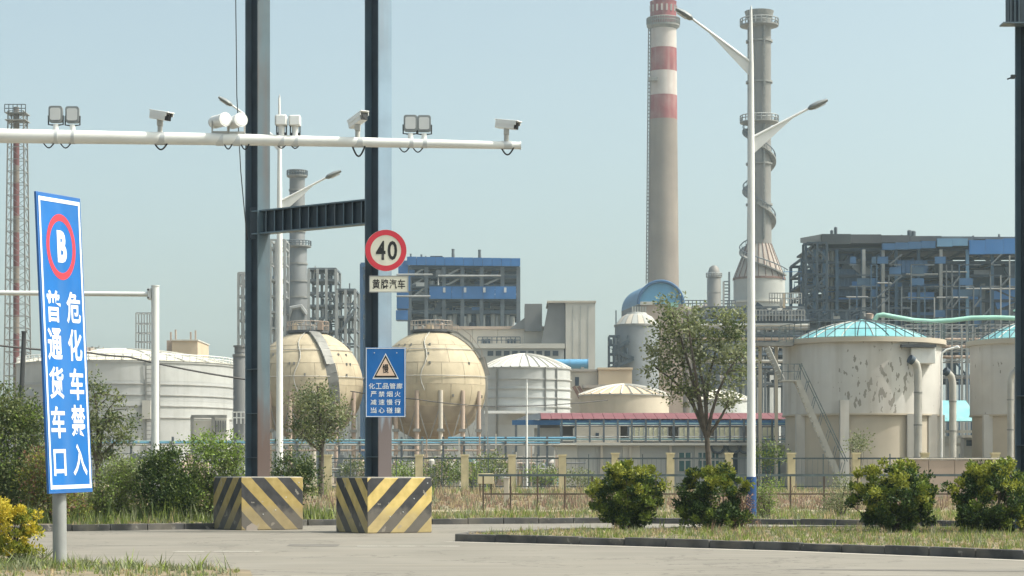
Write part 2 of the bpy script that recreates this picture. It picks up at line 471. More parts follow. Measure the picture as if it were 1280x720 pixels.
def bush(label, px, Y, lobes_px, nclump, nleaf, mats, weights, seed, crad=.11, size=.06, group=None, z=.12, top_young=None, name='round_bush', shell=.6, cat='bush', up=.6, aspect=.55, tuft=False):
    t = T(name, label, cat, px, Y, group, z=z)
    rng = random.Random(seed)
    lobes = [(t.x(cx), rng.uniform(-.25, .25) * rx * t.k, t.zz(cy), rx * t.k, rx * t.k * .95, ry * t.k) for cx, cy, rx, ry in lobes_px]
    lobes = lumpy(lobes, rng)
    cr, cc = foliage(t.o, 'foliage', lobes, nclump, nleaf, crad, size, mats, weights, seed, top_young, shell=shell, up=up, aspect=aspect, tuft=tuft)
    st = MB()
    for q in range(16):
        c = Vector(cc[rng.randrange(len(cc))])
        st.tube(limb((rng.uniform(-.1, .1), rng.uniform(-.1, .1), -.05), c, rng, .1, 4), [.016, .013, .009, .005], 4)
    st.build('stems', M['bark'], t.o, kind='stuff')
    return t
def grass(name, pts_fn, n, h, w, mats, weights, seed, label=None, cat=None, z=.12, clump=6, lean=.5, parent=None):
    rs = np.random.RandomState(seed)
    base = pts_fn(rs, n // clump)
    n = len(base) * clump
    C = np.repeat(base, clump, 0) + np.concatenate([rs.normal(size=(n, 2)) * h * .45, np.zeros((n, 1))], 1)
    C[:, 2] = z if np.isscalar(z) else C[:, 2]
    big = np.repeat(rs.gamma(3., 1 / 3., len(base)), clump)[:, None]
    H = h * big * rs.uniform(.5, 1.2, (n, 1))
    a = rs.uniform(0, 2 * np.pi, n); Dx = np.stack([np.cos(a), np.sin(a), 0 * a], 1)
    b = rs.uniform(0, 2 * np.pi, n); Ln = np.stack([np.cos(b), np.sin(b), 0 * b], 1) * lean * rs.uniform(.1, 1, (n, 1))
    top = C + H * (Ln + np.array([0, 0, 1]))
    V = np.stack([C - Dx * w, C + Dx * w, top], 1).reshape(-1, 3)
    wt = np.array(weights, float); wt /= wt.sum()
    mi = np.repeat(rs.choice(len(mats), len(base), p=wt), clump)
    o = raw_mesh(name, V, 3, [M[m] for m in mats], mi, parent, 'stuff')
    if label: o['label'] = label
    if cat: o['category'] = cat
    return o

# ---------------------------------------------------------------- lettering
def char_mesh(ch, cx, cz, w, h, m, parent, y=-.004, bold=.02, thick=.003):
    cu = bpy.data.curves.new('t', 'FONT'); cu.body = ch; cu.size = 1.0; cu.offset = bold; cu.resolution_u = 3
    ob = bpy.data.objects.new('t', cu); COL.objects.link(ob)
    bpy.context.view_layer.update()
    me = bpy.data.meshes.new_from_object(ob.evaluated_get(bpy.context.evaluated_depsgraph_get()))
    bpy.data.objects.remove(ob)
    co = np.empty(len(me.vertices) * 3, np.float32); me.vertices.foreach_get('co', co); co = co.reshape(-1, 3)
    lo, hi = co.min(0), co.max(0); sz = np.maximum(hi - lo, 1e-4)
    out = np.empty_like(co)
    out[:, 0] = cx + ((co[:, 0] - lo[0]) / sz[0] - .5) * w
    out[:, 2] = cz + ((co[:, 1] - lo[1]) / sz[1] - .5) * h
    out[:, 1] = y
    me.vertices.foreach_set('co', out.ravel()); me.update()
    me.name = 'character'; me.materials.clear(); me.materials.append(m)
    o = bpy.data.objects.new('character', me); COL.objects.link(o); o.parent = parent
    return o
# ---------------------------------------------------------------- the setting: ground, road, verges, kerbs
def G(px, py, z=0.0):
    Y = (EYE - z) * F / (py - HY)
    return (X(px, Y), Y)
def struct(o): o['kind'] = 'structure'; return o
mat('sand', (.42, .35, .25), .95, 0, .15, 1.2, (.25, .2, .13), .4)
mat('asphalt_dark', (.15, .14, .125), .85, 0, .2, 1.5)
def wear(m, sx, sy, rot, dark, amt):
    """worn tyre lanes: long soft streaks along the driving direction"""
    nt = m.node_tree; N, L = nt.nodes, nt.links
    b = N['Principled BSDF']; src = b.inputs['Base Color'].links[0].from_socket
    g = N.new('ShaderNodeNewGeometry'); mp = N.new('ShaderNodeMapping'); mp.inputs['Rotation'].default_value = (0, 0, rot); mp.inputs['Scale'].default_value = (sx, sy, 1)
    L.new(g.outputs['Position'], mp.inputs[0])
    n = N.new('ShaderNodeTexNoise'); n.inputs['Scale'].default_value = 1.; n.inputs['Detail'].default_value = 5.; L.new(mp.outputs[0], n.inputs[0])
    r = N.new('ShaderNodeMapRange'); r.inputs[1].default_value = .48; r.inputs[2].default_value = .72; r.inputs[4].default_value = amt; L.new(n.outputs[0], r.inputs[0])
    x = N.new('ShaderNodeMix'); x.data_type = 'RGBA'; L.new(r.outputs[0], x.inputs[0]); L.new(src, x.inputs[6]); x.inputs[7].default_value = (*dark, 1)
    L.new(x.outputs[2], b.inputs['Base Color'])
wear(M['asphalt'], .12, 1.6, R(-8), (.17, .155, .13), .7)
wear(M['asphalt'], .5, .9, R(-8), (.2, .18, .15), .5)
wear(M['asphalt'], .35, 6., R(-14), (.36, .33, .28), .35)

def cracks(m):
    """hairline cracks and sealed joints in the road surface"""
    nt = m.node_tree; N, L = nt.nodes, nt.links
    b = N['Principled BSDF']; src = b.inputs['Base Color'].links[0].from_socket
    g = N.new('ShaderNodeNewGeometry')
    n = N.new('ShaderNodeTexNoise'); n.inputs['Scale'].default_value = .22; n.inputs['Detail'].default_value = 9.; n.inputs['Roughness'].default_value = .6; L.new(g.outputs['Position'], n.inputs[0])
    a = N.new('ShaderNodeMath'); a.operation = 'SUBTRACT'; a.inputs[1].default_value = .5; L.new(n.outputs[0], a.inputs[0])
    c = N.new('ShaderNodeMath'); c.operation = 'ABSOLUTE'; L.new(a.outputs[0], c.inputs[0])
    r = N.new('ShaderNodeMapRange'); r.inputs[1].default_value = .002; r.inputs[2].default_value = .006; r.inputs[3].default_value = .65; r.inputs[4].default_value = 0; L.new(c.outputs[0], r.inputs[0])
    x = N.new('ShaderNodeMix'); x.data_type = 'RGBA'; L.new(r.outputs[0], x.inputs[0]); L.new(src, x.inputs[6]); x.inputs[7].default_value = (.09, .08, .07, 1)
    L.new(x.outputs[2], b.inputs['Base Color'])
cracks(M['asphalt'])
def sheet(name, poly, z, m):
    return struct(MB().add([(p[0], p[1], z) for p in poly], [tuple(range(len(poly)))]).build(name, m, flat=True))
sheet('ground', [(-900, -40), (900, -40), (900, 2300), (-900, 2300)], -.03, M['dry_ground'])
sheet('road', [(-70, -30), (70, -30), (70, 60), (-70, 60)], 0, M['asphalt'])
far = [G(-300, 671), G(90, 664), G(275, 661), G(385, 657), G(540, 655.5), G(760, 654), G(1000, 656), G(1280, 659.5), G(1700, 666)]
far = [(-60, 43)] + far + [(60, 42)]
def kerb_row(pts, parent, w=.14, h=.15, off=0.):
    """separate kerb stones laid end to end along a line, face on the line, back to its left"""
    st = MB().box((.5, w / 2, h / 2 - .03), (.985, w, h + .06)).build('kerb_stone', M['kerb'], parent, bevel=.015)
    first = True
    rng = random.Random(5)
    for a, b in zip(pts[:-1], pts[1:]):
        a, b = Vector((*a, 0)), Vector((*b, 0)); d = b - a; n = max(1, round(d.length)); ang = math.atan2(d.y, d.x)
        for i in range(n):
            o = st if first else st.copy()
            if not first: COL.objects.link(o)
            first = False
            o.location = a + d * (i / n) + Vector((0, 0, rng.uniform(-.014, .012))); o.rotation_euler = (0, 0, ang + rng.uniform(-.012, .012)); o.scale = (d.length / n, 1, 1)
verge = struct(MB().prismz([(p[0], p[1] + .1) for p in far] + [(60, 150), (-60, 150)], -.05, .12).build('verge', M['soil'], flat=True))
kerb_row(far, verge)
nose = [G(568, 677), G(780, 682.5), G(1000, 689), G(1280, 700), G(1700, 719)]
med_back = [(26, 40), (13, 46.0), (7.5, 47.0), (3.5, 46.3), (.8, 44.6), (-.9, 42.2)]
median = struct(MB().prismz([(p[0] + .06, p[1] + .08) for p in nose] + med_back, -.05, .12).build('median_island', M['soil'], flat=True))
kerb_row(nose, median)
kerb_row(med_back + [nose[0]], median)
gut = []
for p in nose: gut.append((p[0] - .01, p[1] - .01))
gp = gut + [(p[0] - .22, p[1] - .24) for p in reversed(gut)]
sheet('gutter', gp, .004, M['gutter'])
sheet('footpath', [(-12, 63.6), (34, 63.6), (34, 66.4), (-12, 66.4)], .125, M['sand'])
sheet('patched_asphalt', [(X(355, 38), 38.4), (X(420, 38), 38.2), (X(425, 39.2), 39.3), (X(360, 39.2), 39.5)], .004, M['asphalt_dark'])
near = [(-16, 40.5), G(-60, 690, .0), G(40, 697), (-5.6, 30.3), (-4.5, 29.8), (-3.6, 28.6), (-3.3, 26.5), (-4, 20), (-9, 14), (-18, 14)]
near_v = struct(MB().prismz(near[::-1], -.05, .03).build('roadside_verge', M['soil'], flat=True))
sheet('worn_strip', [(X(985, 29.2), 29.25), (X(1330, 28.9), 28.6), (X(1330, 28.9), 29.1), (X(1000, 29.6), 29.5)], .004, M['asphalt_dark'])
for (x0, x1, py) in ((215, 322, 689.5), (440, 572, 683), (600, 760, 674.5)):
    Yc = G(0, py)[1]
    a, b = X(x0, Yc), X(x1, Yc)
    sheet('road_marking', [(a, Yc - .07), (b, Yc - .02), (b + .1, Yc + .12), (a + .1, Yc + .08)], .005, M['line_paint'])

# ---------------------------------------------------------------- steel portal frame and its striped blocks
def rust_foot(m, z0, z1):
    """rust that has crept up from the ground, with a ragged upper edge"""
    nt = m.node_tree; N, L = nt.nodes, nt.links
    b = N['Principled BSDF']; src = b.inputs['Base Color'].links[0].from_socket
    g = N.new('ShaderNodeNewGeometry'); sp = N.new('ShaderNodeSeparateXYZ'); L.new(g.outputs['Position'], sp.inputs[0])
    mp = N.new('ShaderNodeMapping'); mp.inputs['Scale'].default_value = (9, 9, 1.2); L.new(g.outputs['Position'], mp.inputs[0])
    n = N.new('ShaderNodeTexNoise'); n.inputs['Scale'].default_value = 1.; n.inputs['Detail'].default_value = 5.; L.new(mp.outputs[0], n.inputs[0])
    a = N.new('ShaderNodeMath'); a.operation = 'MULTIPLY_ADD'; L.new(n.outputs[0], a.inputs[0]); a.inputs[1].default_value = -2.0; L.new(sp.outputs[2], a.inputs[2])
    r = N.new('ShaderNodeMapRange'); r.inputs[1].default_value = z0 - 1.; r.inputs[2].default_value = z1 - 1.; r.inputs[3].default_value = .9; r.inputs[4].default_value = 0; L.new(a.outputs[0], r.inputs[0])
    x = N.new('ShaderNodeMix'); x.data_type = 'RGBA'; L.new(r.outputs[0], x.inputs[0]); L.new(src, x.inputs[6]); x.inputs[7].default_value = (.10, .068, .06, 1)
    L.new(x.outputs[2], b.inputs['Base Color'])
mat('steel_slate', (.095, .14, .17), .45, .1, .12, 1.2, (.13, .075, .05), .35, .6)
for q in ('steel_slate', 'steel_pale'): rust_foot(M[q], 2.3, 3.3)
def hpost(t, name, x, y, z0, z1, ang, B=.35, D=.5, mats=None):
    """H section: front flange faces right of the camera, the web runs back to the left"""
    n = Vector((math.sin(ang), -math.cos(ang), 0)); u = Vector((math.cos(ang), math.sin(ang), 0)); c = Vector((x, y, 0))
    mf = mats or M['steel_pale']
    def plate(nm, mid, hu, hn, m, a, b):
        pts = [mid + u * sx * hu + n * sy * hn for sx, sy in ((-1, -1), (1, -1), (1, 1), (-1, 1))]
        return MB().prismz([(p.x, p.y) for p in pts], a, b).build(nm, m, t, flat=True)
    z = z0
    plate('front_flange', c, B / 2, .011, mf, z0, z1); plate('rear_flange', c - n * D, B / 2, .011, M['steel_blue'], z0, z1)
    plate('web', c - n * D / 2, .007, D / 2 - .012, M['steel_dark'], z0, z1)  # the web's shade is put into its colour: much darker steel than the flanges
    zz = z0 + .9
    while zz < min(z1, z0 + 3.2):
        m = MB()
        pts = [c - n * (D / 2) + u * sx * B * .47 - u * .0 + n * sy * (D / 2 - .013) for sx, sy in ((-1, -1), (-.03, -1), (-.03, 1), (-1, 1))]
        m.prismz([(p.x, p.y) for p in pts], zz, zz + .012).build('stiffener_plate', M['steel_blue'], t)
        zz += 1.05
    return n, u
gt = T('portal_frame', 'tall blue grey steel height gantry with two H section posts and ribbed crossbeam', 'gantry', 400, 47)
p1, p2 = (gt.x(328.5) + 0, 1.4), (gt.x(480.5) * 46 / 47 + (46 - 47) * (400 - 640) * 0, -1.0)
def at(t, px, Y): return (X(px, Y) - t.o.location.x, Y - t.Y)
a1, a2 = R(41), R(38)
q1, q2 = at(gt, 329.5, 49.3), at(gt, 481, 46.9)
hpost(gt.o, 'post', q1[0], q1[1], .8, 13.6, a1, B=.35, D=.51, mats=M['steel_slate'])
hpost(gt.o, 'post', q2[0], q2[1], .8, 13.6, a2, B=.36, D=.53)
ca = Vector((*at(gt, 317.5, 49.5), 0)); cb = Vector((*at(gt, 462, 47.3), 0))
zt, zb = Z(250, 47.3), Z(279.5, 47.3)
d = (cb - ca).normalized(); nn = Vector((d.y, -d.x, 0))
for zz in (zt, zb):
    bar('beam_flange', ca + Vector((0, 0, zz)), cb + Vector((0, 0, zz)), .26, .03, M['steel_blue'], gt.o)
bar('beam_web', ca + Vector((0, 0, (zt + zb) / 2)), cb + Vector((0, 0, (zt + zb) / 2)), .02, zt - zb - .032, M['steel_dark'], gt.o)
L_ = (cb - ca).length; nr = 13
for i in range(nr):
    p = ca + d * (L_ * (i + .7) / (nr + .4)) + nn * .062
    bar('beam_rib', p + Vector((0, 0, zb + .016)), p + Vector((0, 0, zt - .016)), .018, .1, M['steel_blue'], gt.o)
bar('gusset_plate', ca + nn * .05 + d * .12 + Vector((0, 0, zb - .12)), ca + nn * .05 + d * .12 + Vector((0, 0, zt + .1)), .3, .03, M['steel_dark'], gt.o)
bar('top_beam', Vector((q1[0], q1[1], 13.6)), Vector((q2[0], q2[1], 13.6)), .35, .5, M['steel_blue'], gt.o)

stA, stB, stC, stD = (stripemat('stripe_a', 0, -1., .68, .30), stripemat('stripe_b', 1, -1., .68, .1), stripemat('stripe_c', 0, 1., .68, .30, .62), stripemat('stripe_d', 1, 1., .68, .0, .62))
def block(label, px, Y, a, w, dpt, h, sx, sy):
    """px: screen column of the near corner; front face to the right of it, side face to the left"""
    t = T('striped_block', label, 'barrier block', px, Y, 'striped blocks at the gantry feet', rz=a)
    m = MB().box((w / 2, dpt / 2, h / 2), (w, dpt, h))
    m.m = [0, 2, 0, 1, 0, 1]
    b = m.build('concrete_body', [sx, sy, M['concrete']], t.o, bevel=.02)
    # plate joint between the two halves of the casing and a steel cap rim
    MB().box((w / 2, dpt / 2, h + .008), (w - .06, dpt - .06, .016)).build('top_cap', M['concrete'], t.o)
    for (x, z) in ((.35 * w, .3 * h), (.72 * w, .62 * h), (.55 * w, .38 * h), (.93 * w, .9 * h)):
        MB().tube([(x, .01, z), (x, -.012, z)], .014, 6).build('bolt', M['galv'], t.o)
    return t
block('yellow and black striped concrete block at the foot of the post carrying road signs', 459, 46.1, R(30), 1.62, 1.62, 1.24, stA, stB)
b1 = block('worn dull yellow and black striped concrete block behind the left gantry post', 301.5, 48.5, R(32), 1.6, 1.6, 1.24, stC, stD)
MB().add([(.12, -.003, .0), (.42, -.003, 0), (.40, -.003, .1), (.27, -.003, .17), (.14, -.003, .09)], [(0, 1, 2, 3, 4)]).build('rust_patch', M['cone_rust'], b1.o, flat=True)
gp_ = T('steel_post', 'dark steel H section post with a bracket box near its top, at right picture edge', 'post', 1296, 44)
hpost(gp_.o, 'post', .05, 0, -.02, 13.2, R(35), mats=M['steel_slate'])
zk = Z(31, 44)
bar('bracket_box', (gp_.x(1270), .05, zk + .02), (gp_.x(1270), .05, zk + 2.2), .34, .34, M['steel_dark'], gp_.o)
blk('bracket_flange', gp_.x(1252), gp_.x(1286), -.16, .2, zk, zk + .03, M['steel_blue'], gp_.o)
for q in range(3): blk('bracket_rib', gp_.x(1261 + q * 5), gp_.x(1262 + q * 5), -.16, -.12, zk + .03, zk + 2.2, M['steel_blue'], gp_.o)
bar('hook', (gp_.x(1270), 0, Z(95, 44)), (gp_.x(1259), 0, Z(99, 44)), .03, .03, M['dark_metal'], gp_.o)
MB().box((gp_.x(1266), 0, Z(96, 44)), (.08, .08, .08)).build('hook_clamp', M['dark_metal'], gp_.o)

# ---------------------------------------------------------------- road signs on the right post
def disc(m, r0, r1, y, mi=0, n=48, c=(0, 0)):
    vs = []
    for k in range(n):
        a = 2 * math.pi * k / n
        vs.append((c[0] + r0 * math.cos(a), y, c[1] + r0 * math.sin(a)))
        vs.append((c[0] + r1 * math.cos(a), y, c[1] + r1 * math.sin(a)))
    return m.add(vs, [(2 * k, (2 * k + 2) % (2 * n), (2 * k + 3) % (2 * n), 2 * k + 1) for k in range(n)], mi)
def plate_disc(r, y0, y1, n=48):
    m = MB(); pts = [(r * math.cos(2 * math.pi * k / n), r * math.sin(2 * math.pi * k / n)) for k in range(n)]
    return m.prism(pts, y0, y1)
SY = 46.45
s = T('speed_limit_sign', 'round white 40 speed limit sign with red ring on blue grey post', 'road sign', 482.3, SY, z=Z(313, SY), rz=R(2))
rr = 26.0 * s.k
plate_disc(rr, 0, .012).build('sign_plate', M['sign_cream'], s.o)
disc(MB(), rr * .735, rr * .99, -.003).build('red_ring', M['sign_red'], s.o, flat=True)
char_mesh('4', -.245 * rr, 0, rr * .46, rr * .92, M['sign_black'], s.o, bold=.02)
char_mesh('0', .315 * rr, 0, rr * .46, rr * .92, M['sign_black'], s.o, bold=.02)
for zz in (-.25, .25): MB().box((-.02, .06, zz), (.5, .09, .05)).build('clamp', M['galv'], s.o)
s = T('supplementary_plate', 'small cream plate with four dark characters under the 40 sign', 'sign', 486, SY, z=Z(355, SY), rz=R(2))
w, h = 49 * s.k, 21 * s.k
MB().box((0, .006, 0), (w, .012, h)).build('plate', M['sign_cream'], s.o, bevel=.004)
for sx in (-1, 1): MB().box((sx * (w / 2 - .01), -.003, 0), (.018, .008, h - .002)).build('frame_side', M['post_grey'], s.o)
for sz in (-1, 1): MB().box((0, -.003, sz * (h / 2 - .01)), (w - .04, .008, .018)).build('frame_rail', M['post_grey'], s.o)
for i, c in enumerate('黄牌汽车'): char_mesh(c, (i - 1.5) * w * .215, 0, w * .19, h * .58, M['sign_black'], s.o)
MB().box((-.1, .07, 0), (.4, .12, .05)).build('clamp', M['galv'], s.o)
s = T('warning_sign', 'rectangular blue warning sign with white text and a slow triangle', 'sign', 482, SY, z=Z(478, SY), rz=R(1))
w, h = 50 * s.k, 87 * s.k
MB().box((0, .01, 0), (w, .02, h)).build('sign_plate', M['sign_blue'], s.o, bevel=.004)
e = .016
for sx in (-1, 1): MB().box((sx * (w / 2 - e), -.002, 0), (e, .004, h - .01)).build('white_border', M['sign_white'], s.o)
for sz in (-1, 1): MB().box((0, -.002, sz * (h / 2 - e)), (w - 3 * e, .004, e)).build('white_border', M['sign_white'], s.o)
def tri(cx, cz, hw, hh, y, m, nm): MB().add([(cx - hw, y, cz - hh / 2), (cx + hw, y, cz - hh / 2), (cx, y, cz + hh / 2)], [(0, 1, 2)]).build(nm, m, s.o, flat=True)
tc_ = .235 * h
tri(0, tc_, .33 * w, .37 * h, -.0035, M['sign_white'], 'triangle_edge'); tri(0, tc_ - .006, .295 * w, .325 * h, -.006, M['sign_black'], 'triangle_border'); tri(0, tc_ - .017, .235 * w, .255 * h, -.0085, M['sign_pinkish'], 'triangle_field')
char_mesh('慢', 0, tc_ - .055, .16 * w, .13 * h, M['sign_black'], s.o, y=-.011)
lines = ['化工品管廊', '严禁烟火', '减速慢行', '当心碰撞']
for j, ln in enumerate(lines):
    for i, c in enumerate(ln):
        step = .172 * w if len(ln) == 5 else .2 * w
        char_mesh(c, (i - (len(ln) - 1) / 2) * step, h * (-.052 - j * .116), .15 * w, .082 * h, M['sign_white'], s.o, bold=.012)
for zz in (-.4, .4): MB().box((-.03, .08, zz), (.5, .12, .05)).build('clamp', M['galv'], s.o)
for zz in (-.66, .66):
    for sx in (-.25, .25): MB().tube([(sx, 0, zz), (sx, -.008, zz)], .014, 8).build('bolt', M['galv'], s.o)

# ---------------------------------------------------------------- tall leaning blue lane sign at left
LY = 30.0
t = T('lane_sign', 'tall leaning blue sign with ringed letter B and two columns of white characters', 'sign', 75, LY)
k = t.k
MB().tube([(0, 0, -.1), (-.012, 0, 1.3), (-.17, 0, 5.0)], .1, 20).build('pole', M['post_grey'], t.o)
bd = bpy.data.objects.new('sign_board', None)
W_, H_ = 1.05, 4.30
q_ = W_ / 1.44
bm = MB().box((0, .02, 0), (W_, .04, H_)).build('sign_board', M['sign_blue_back'], t.o, bevel=.006)
ctr = Vector((t.x(79.2) + .03, -.035, Z(430, LY)))
bm.matrix_local = Matrix.Translation(ctr) @ Matrix.Rotation(R(-2.45), 4, 'Y') @ Matrix.Rotation(R(66), 4, 'Z')
e = .035
MB().box((0, -.002, 0), (W_ - .05, .004, H_ - .07)).build('blue_field', M['sign_blue'], bm)
for sx in (-1, 1): MB().box((sx * (W_ / 2 - .055), -.006, 0), (.036, .004, H_ - .12)).build('white_border', M['sign_white'], bm)
for sz in (-1, 1): MB().box((0, -.006, sz * (H_ / 2 - .09)), (W_ - .155, .004, .055)).build('white_border', M['sign_white'], bm)
zc = lambda py: (430 - py) * k
ring = MB(); disc(ring, .375, .475, -.0065, c=(0, zc(309))); ring.v = [(v[0] * q_, v[1], v[2]) for v in ring.v]; ring.build('red_ring', M['sign_red'], bm, flat=True)
char_mesh('B', .02, zc(308.5), .30 * q_, 40 * k, M['sign_white'], bm, y=-.0065, bold=.05)
for col, u, zs in (('普通货车口', -.335, (385, 432, 480, 529, 579)), ('危化车禁入', .325, (385, 432, 481, 527, 576))):
    for ch, py in zip(col, zs):
        hh = 40 if ch != '口' else 33
        char_mesh(ch, u * q_, zc(py - 1), (.46 if ch != '口' else .40) * q_, hh * k, M['sign_white'], bm, y=-.0065, bold=.022)

# ---------------------------------------------------------------- camera gantry arm and what it carries
AY0, AY1 = 36.9, 38.2
def arm_pt(px, py):
    f = (px - 0) / 650.; Y = AY0 + (AY1 - AY0) * f
    return Vector((X(px, Y), Y, Z(py, Y)))
ga = T('camera_gantry', 'white tubular arm across the road carrying traffic cameras and lamps', 'gantry', 300, 37.5)
O_ = Vector(ga.o.location)
pts = [arm_pt(-90, 168.3) - O_, arm_pt(300, 174.5) - O_, arm_pt(650, 182) - O_]
MB().tube(pts, [.135, .105, .068], 24).build('arm', M['white_paint'], ga.o)
e_ = pts[-1]; MB().tube([e_, e_ + Vector((.02, 0, 0))], .075, 24).build('end_cap', M['white_paint'], ga.o)
b_ = pts[0]; MB().tube([(b_.x, b_.y, -.02), (b_.x, b_.y, b_.z + .35)], [.2, .16], 24).build('upright', M['white_paint'], ga.o)
def arm_top(px):
    f = (px + 90) / 740.; c = arm_pt(px, 169.6 + (px) * .0187 - .0); r = .135 - .067 * f
    return c, r
def cable_loop(parent, x0, x1, z0, dz, r=.012):
    pts = [(x0 + (x1 - x0) * i / 10, -.02, z0 - dz * math.sin(math.pi * i / 10)) for i in range(11)]
    MB().tube(pts, r, 6).build('cable_loop', M['black_rubber'], parent)
def mount(name, label, cat, px, group):
    c, r = arm_top(px)
    t = T(name, label, cat, px, c.y, group, z=c.z)
    return t, r
def strap(t, r, w=.16):
    MB().tube([(-w / 2, 0, 0), (w / 2, 0, 0)], r + .008, 20).build('mounting_strap', M['galv'], t.o)
def floodlight(px, label):
    t, r = mount('floodlight', label, 'floodlight', px, 'floodlights on the gantry arm')
    k = t.k; w, h = 17.0 * k, 20.5 * k; z = r + 20 * k
    rad = .045
    def rrect(w, h, q=5):
        out = []
        for cx, cz, a0 in ((w / 2 - rad, h / 2 - rad, 0), (-w / 2 + rad, h / 2 - rad, 90), (-w / 2 + rad, -h / 2 + rad, 180), (w / 2 - rad, -h / 2 + rad, 270)):
            for i in range(q): out.append((cx + rad * math.cos(R(a0 + 90 * i / (q - 1))), cz + rad * math.sin(R(a0 + 90 * i / (q - 1)))))
        return out
    poly = [(x, z2 + z) for x, z2 in rrect(w, h)]
    MB().prism(poly, .0, .1).build('housing', M['lamp_grey'], t.o)
    MB().prism([(x * .76, z + z2 * .74) for x, z2 in rrect(w, h)], -.012, .0).build('lens', M['lens_pale'], t.o)
    for i in range(5): MB().box((0, .12, z - .1 + i * .05), (w * .8, .05, .012)).build('cooling_fin', M['lamp_grey'], t.o)
    MB().tube([(-w * .54, .05, z - .02), (-w * .54, .05, z - h * .62), (-w * .1, .05, z - h * .66)], .014, 6).build('yoke', M['dark_metal'], t.o)
    MB().tube([(w * .54, .05, z - .02), (w * .54, .05, z - h * .62), (w * .1, .05, z - h * .66)], .014, 6).build('yoke', M['dark_metal'], t.o)
    MB().tube([(0, .05, r - .02), (0, .05, z - h * .6)], .05, 10).build('base', M['cam_white'], t.o)
    strap(t, r, .12)
    cable_loop(t.o, -.2, -.02, -r, .08)
floodlight(69, 'leftmost of the four square floodlights standing on the white arm')
floodlight(90, 'square floodlight second from left on the white arm')
floodlight(513, 'small square floodlight just right of the sign post, left one of the pair')
floodlight(530, 'small square floodlight on the thin end of the arm, right one of the pair')
def bullet_camera(px, label, yaw, tilt, Ls=.46, loop=.2):
    t, r = mount('bullet_camera', label, 'camera', px, 'surveillance cameras on the gantry arm')
    z = r + .30
    Rm = Matrix.Translation((0, 0, z)) @ Matrix.Rotation(yaw, 4, 'Z') @ Matrix.Rotation(tilt, 4, 'X')
    def place(mb, nm, m, bev=.008):
        o = mb.build(nm, m, t.o, bevel=bev); o.matrix_local = Rm; return o
    place(MB().box((0, 0, 0), (.15, Ls, .14)), 'housing', M['cam_white'], .02)
    place(MB().box((0, -.03, .083), (.18, Ls + .08, .02)), 'sun_hood', M['cam_white'])
    for sx in (-1, 1): place(MB().box((sx * .084, -.03, .045), (.008, Ls + .02, .07)), 'hood_side', M['cam_white'], 0)
    place(MB().box((0, -Ls / 2 - .008, -.005), (.135, .02, .12)), 'front_bezel', M['lens_dark'], .004)
    place(MB().tube([(0, -Ls / 2 - .016, -.005), (0, -Ls / 2 - .03, -.005)], .038, 16), 'lens', M['lens_dark'], 0)
    MB().box((0, 0, z - .12), (.1, .12, .12)).build('bracket_head', M['cam_grey'], t.o, bevel=.01)
    MB().tube([(0, 0, r - .02), (0, 0, z - .16)], .045, 12).build('bracket_neck', M['cam_grey'], t.o)
    strap(t, r, .2)
    cable_loop(t.o, -.1, .14, -r + .03, loop, .016)
bullet_camera(200, 'white bullet camera left of the cylindrical lamps, lens turned right', R(52), R(12), .42, .12)
bullet_camera(447, 'white bullet camera in front of the sign post seen from below, facing forward left', R(32), R(-12), .48, .2)
bullet_camera(633, 'white bullet camera at the free tip of the arm', R(58), R(9), .42, .14)
def strobe(px, label, yaw):
    t, r = mount('cylindrical_lamp', label, 'lamp', px, 'cylindrical flash lamps on the gantry arm')
    z = r + .24
    Rm = Matrix.Translation((0, 0, z)) @ Matrix.Rotation(yaw, 4, 'Z')
    for nm, y0, y1, rr_, m in (('barrel', -.16, .2, .115, 'cam_white'), ('front_rim', -.2, -.16, .128, 'cam_white'), ('lens', -.206, -.2, .1, 'sign_white'), ('rear_cap', .2, .25, .1, 'cam_grey')):
        o = MB().tube([(0, y0, 0), (0, y1, 0)], rr_, 24).build(nm, M[m], t.o); o.matrix_local = Rm
    for sx in (-1, 1): bar('yoke', (sx * .14, 0, r + .03), (sx * .14, 0, z), .02, .05, M['cam_grey'], t.o)
    MB().box((0, 0, r + .03), (.3, .07, .04)).build('yoke_base', M['cam_grey'], t.o)
    strap(t, r, .14)
    cable_loop(t.o, .06, .24, -.03, .14)
strobe(275, 'left cylindrical white flash lamp beside the tall gantry post', R(38))
strobe(296, 'right cylindrical white flash lamp overlapping the tall gantry post', R(30))
def box_lamp(px, label):
    t, r = mount('box_lamp', label, 'lamp', px, 'white box lamps on the gantry arm')
    k = t.k; z = r + .27
    MB().box((0, 0, z), (13.5 * k, .22, 13 * k)).build('housing', M['cam_white'], t.o, bevel=.015)
    MB().box((0, -.115, z), (11 * k, .012, 10.5 * k)).build('front_glass', M['sign_white'], t.o)
    MB().box((-7.4 * k, .02, z + .0), (.012, .2, 11 * k)).build('side_fin', M['cam_grey'], t.o)
    for sx in (-1, 1): bar('yoke', (sx * 6 * k, 0, r + .02), (sx * 6 * k, 0, z - 5 * k), .02, .05, M['dark_metal'], t.o)
    MB().box((0, 0, r + .03), (13 * k, .06, .05)).build('yoke_base', M['dark_metal'], t.o)
    MB().tube([(0, 0, r * .5), (0, 0, z - 6.6 * k)], .06, 10).build('base', M['cam_white'], t.o)
    strap(t, r, .12)
    cable_loop(t.o, -.1, .1, -r + .06, .1)
box_lamp(352, 'left white box lamp on the arm between the two steel posts')
box_lamp(369, 'right white box lamp on the arm between the two steel posts')

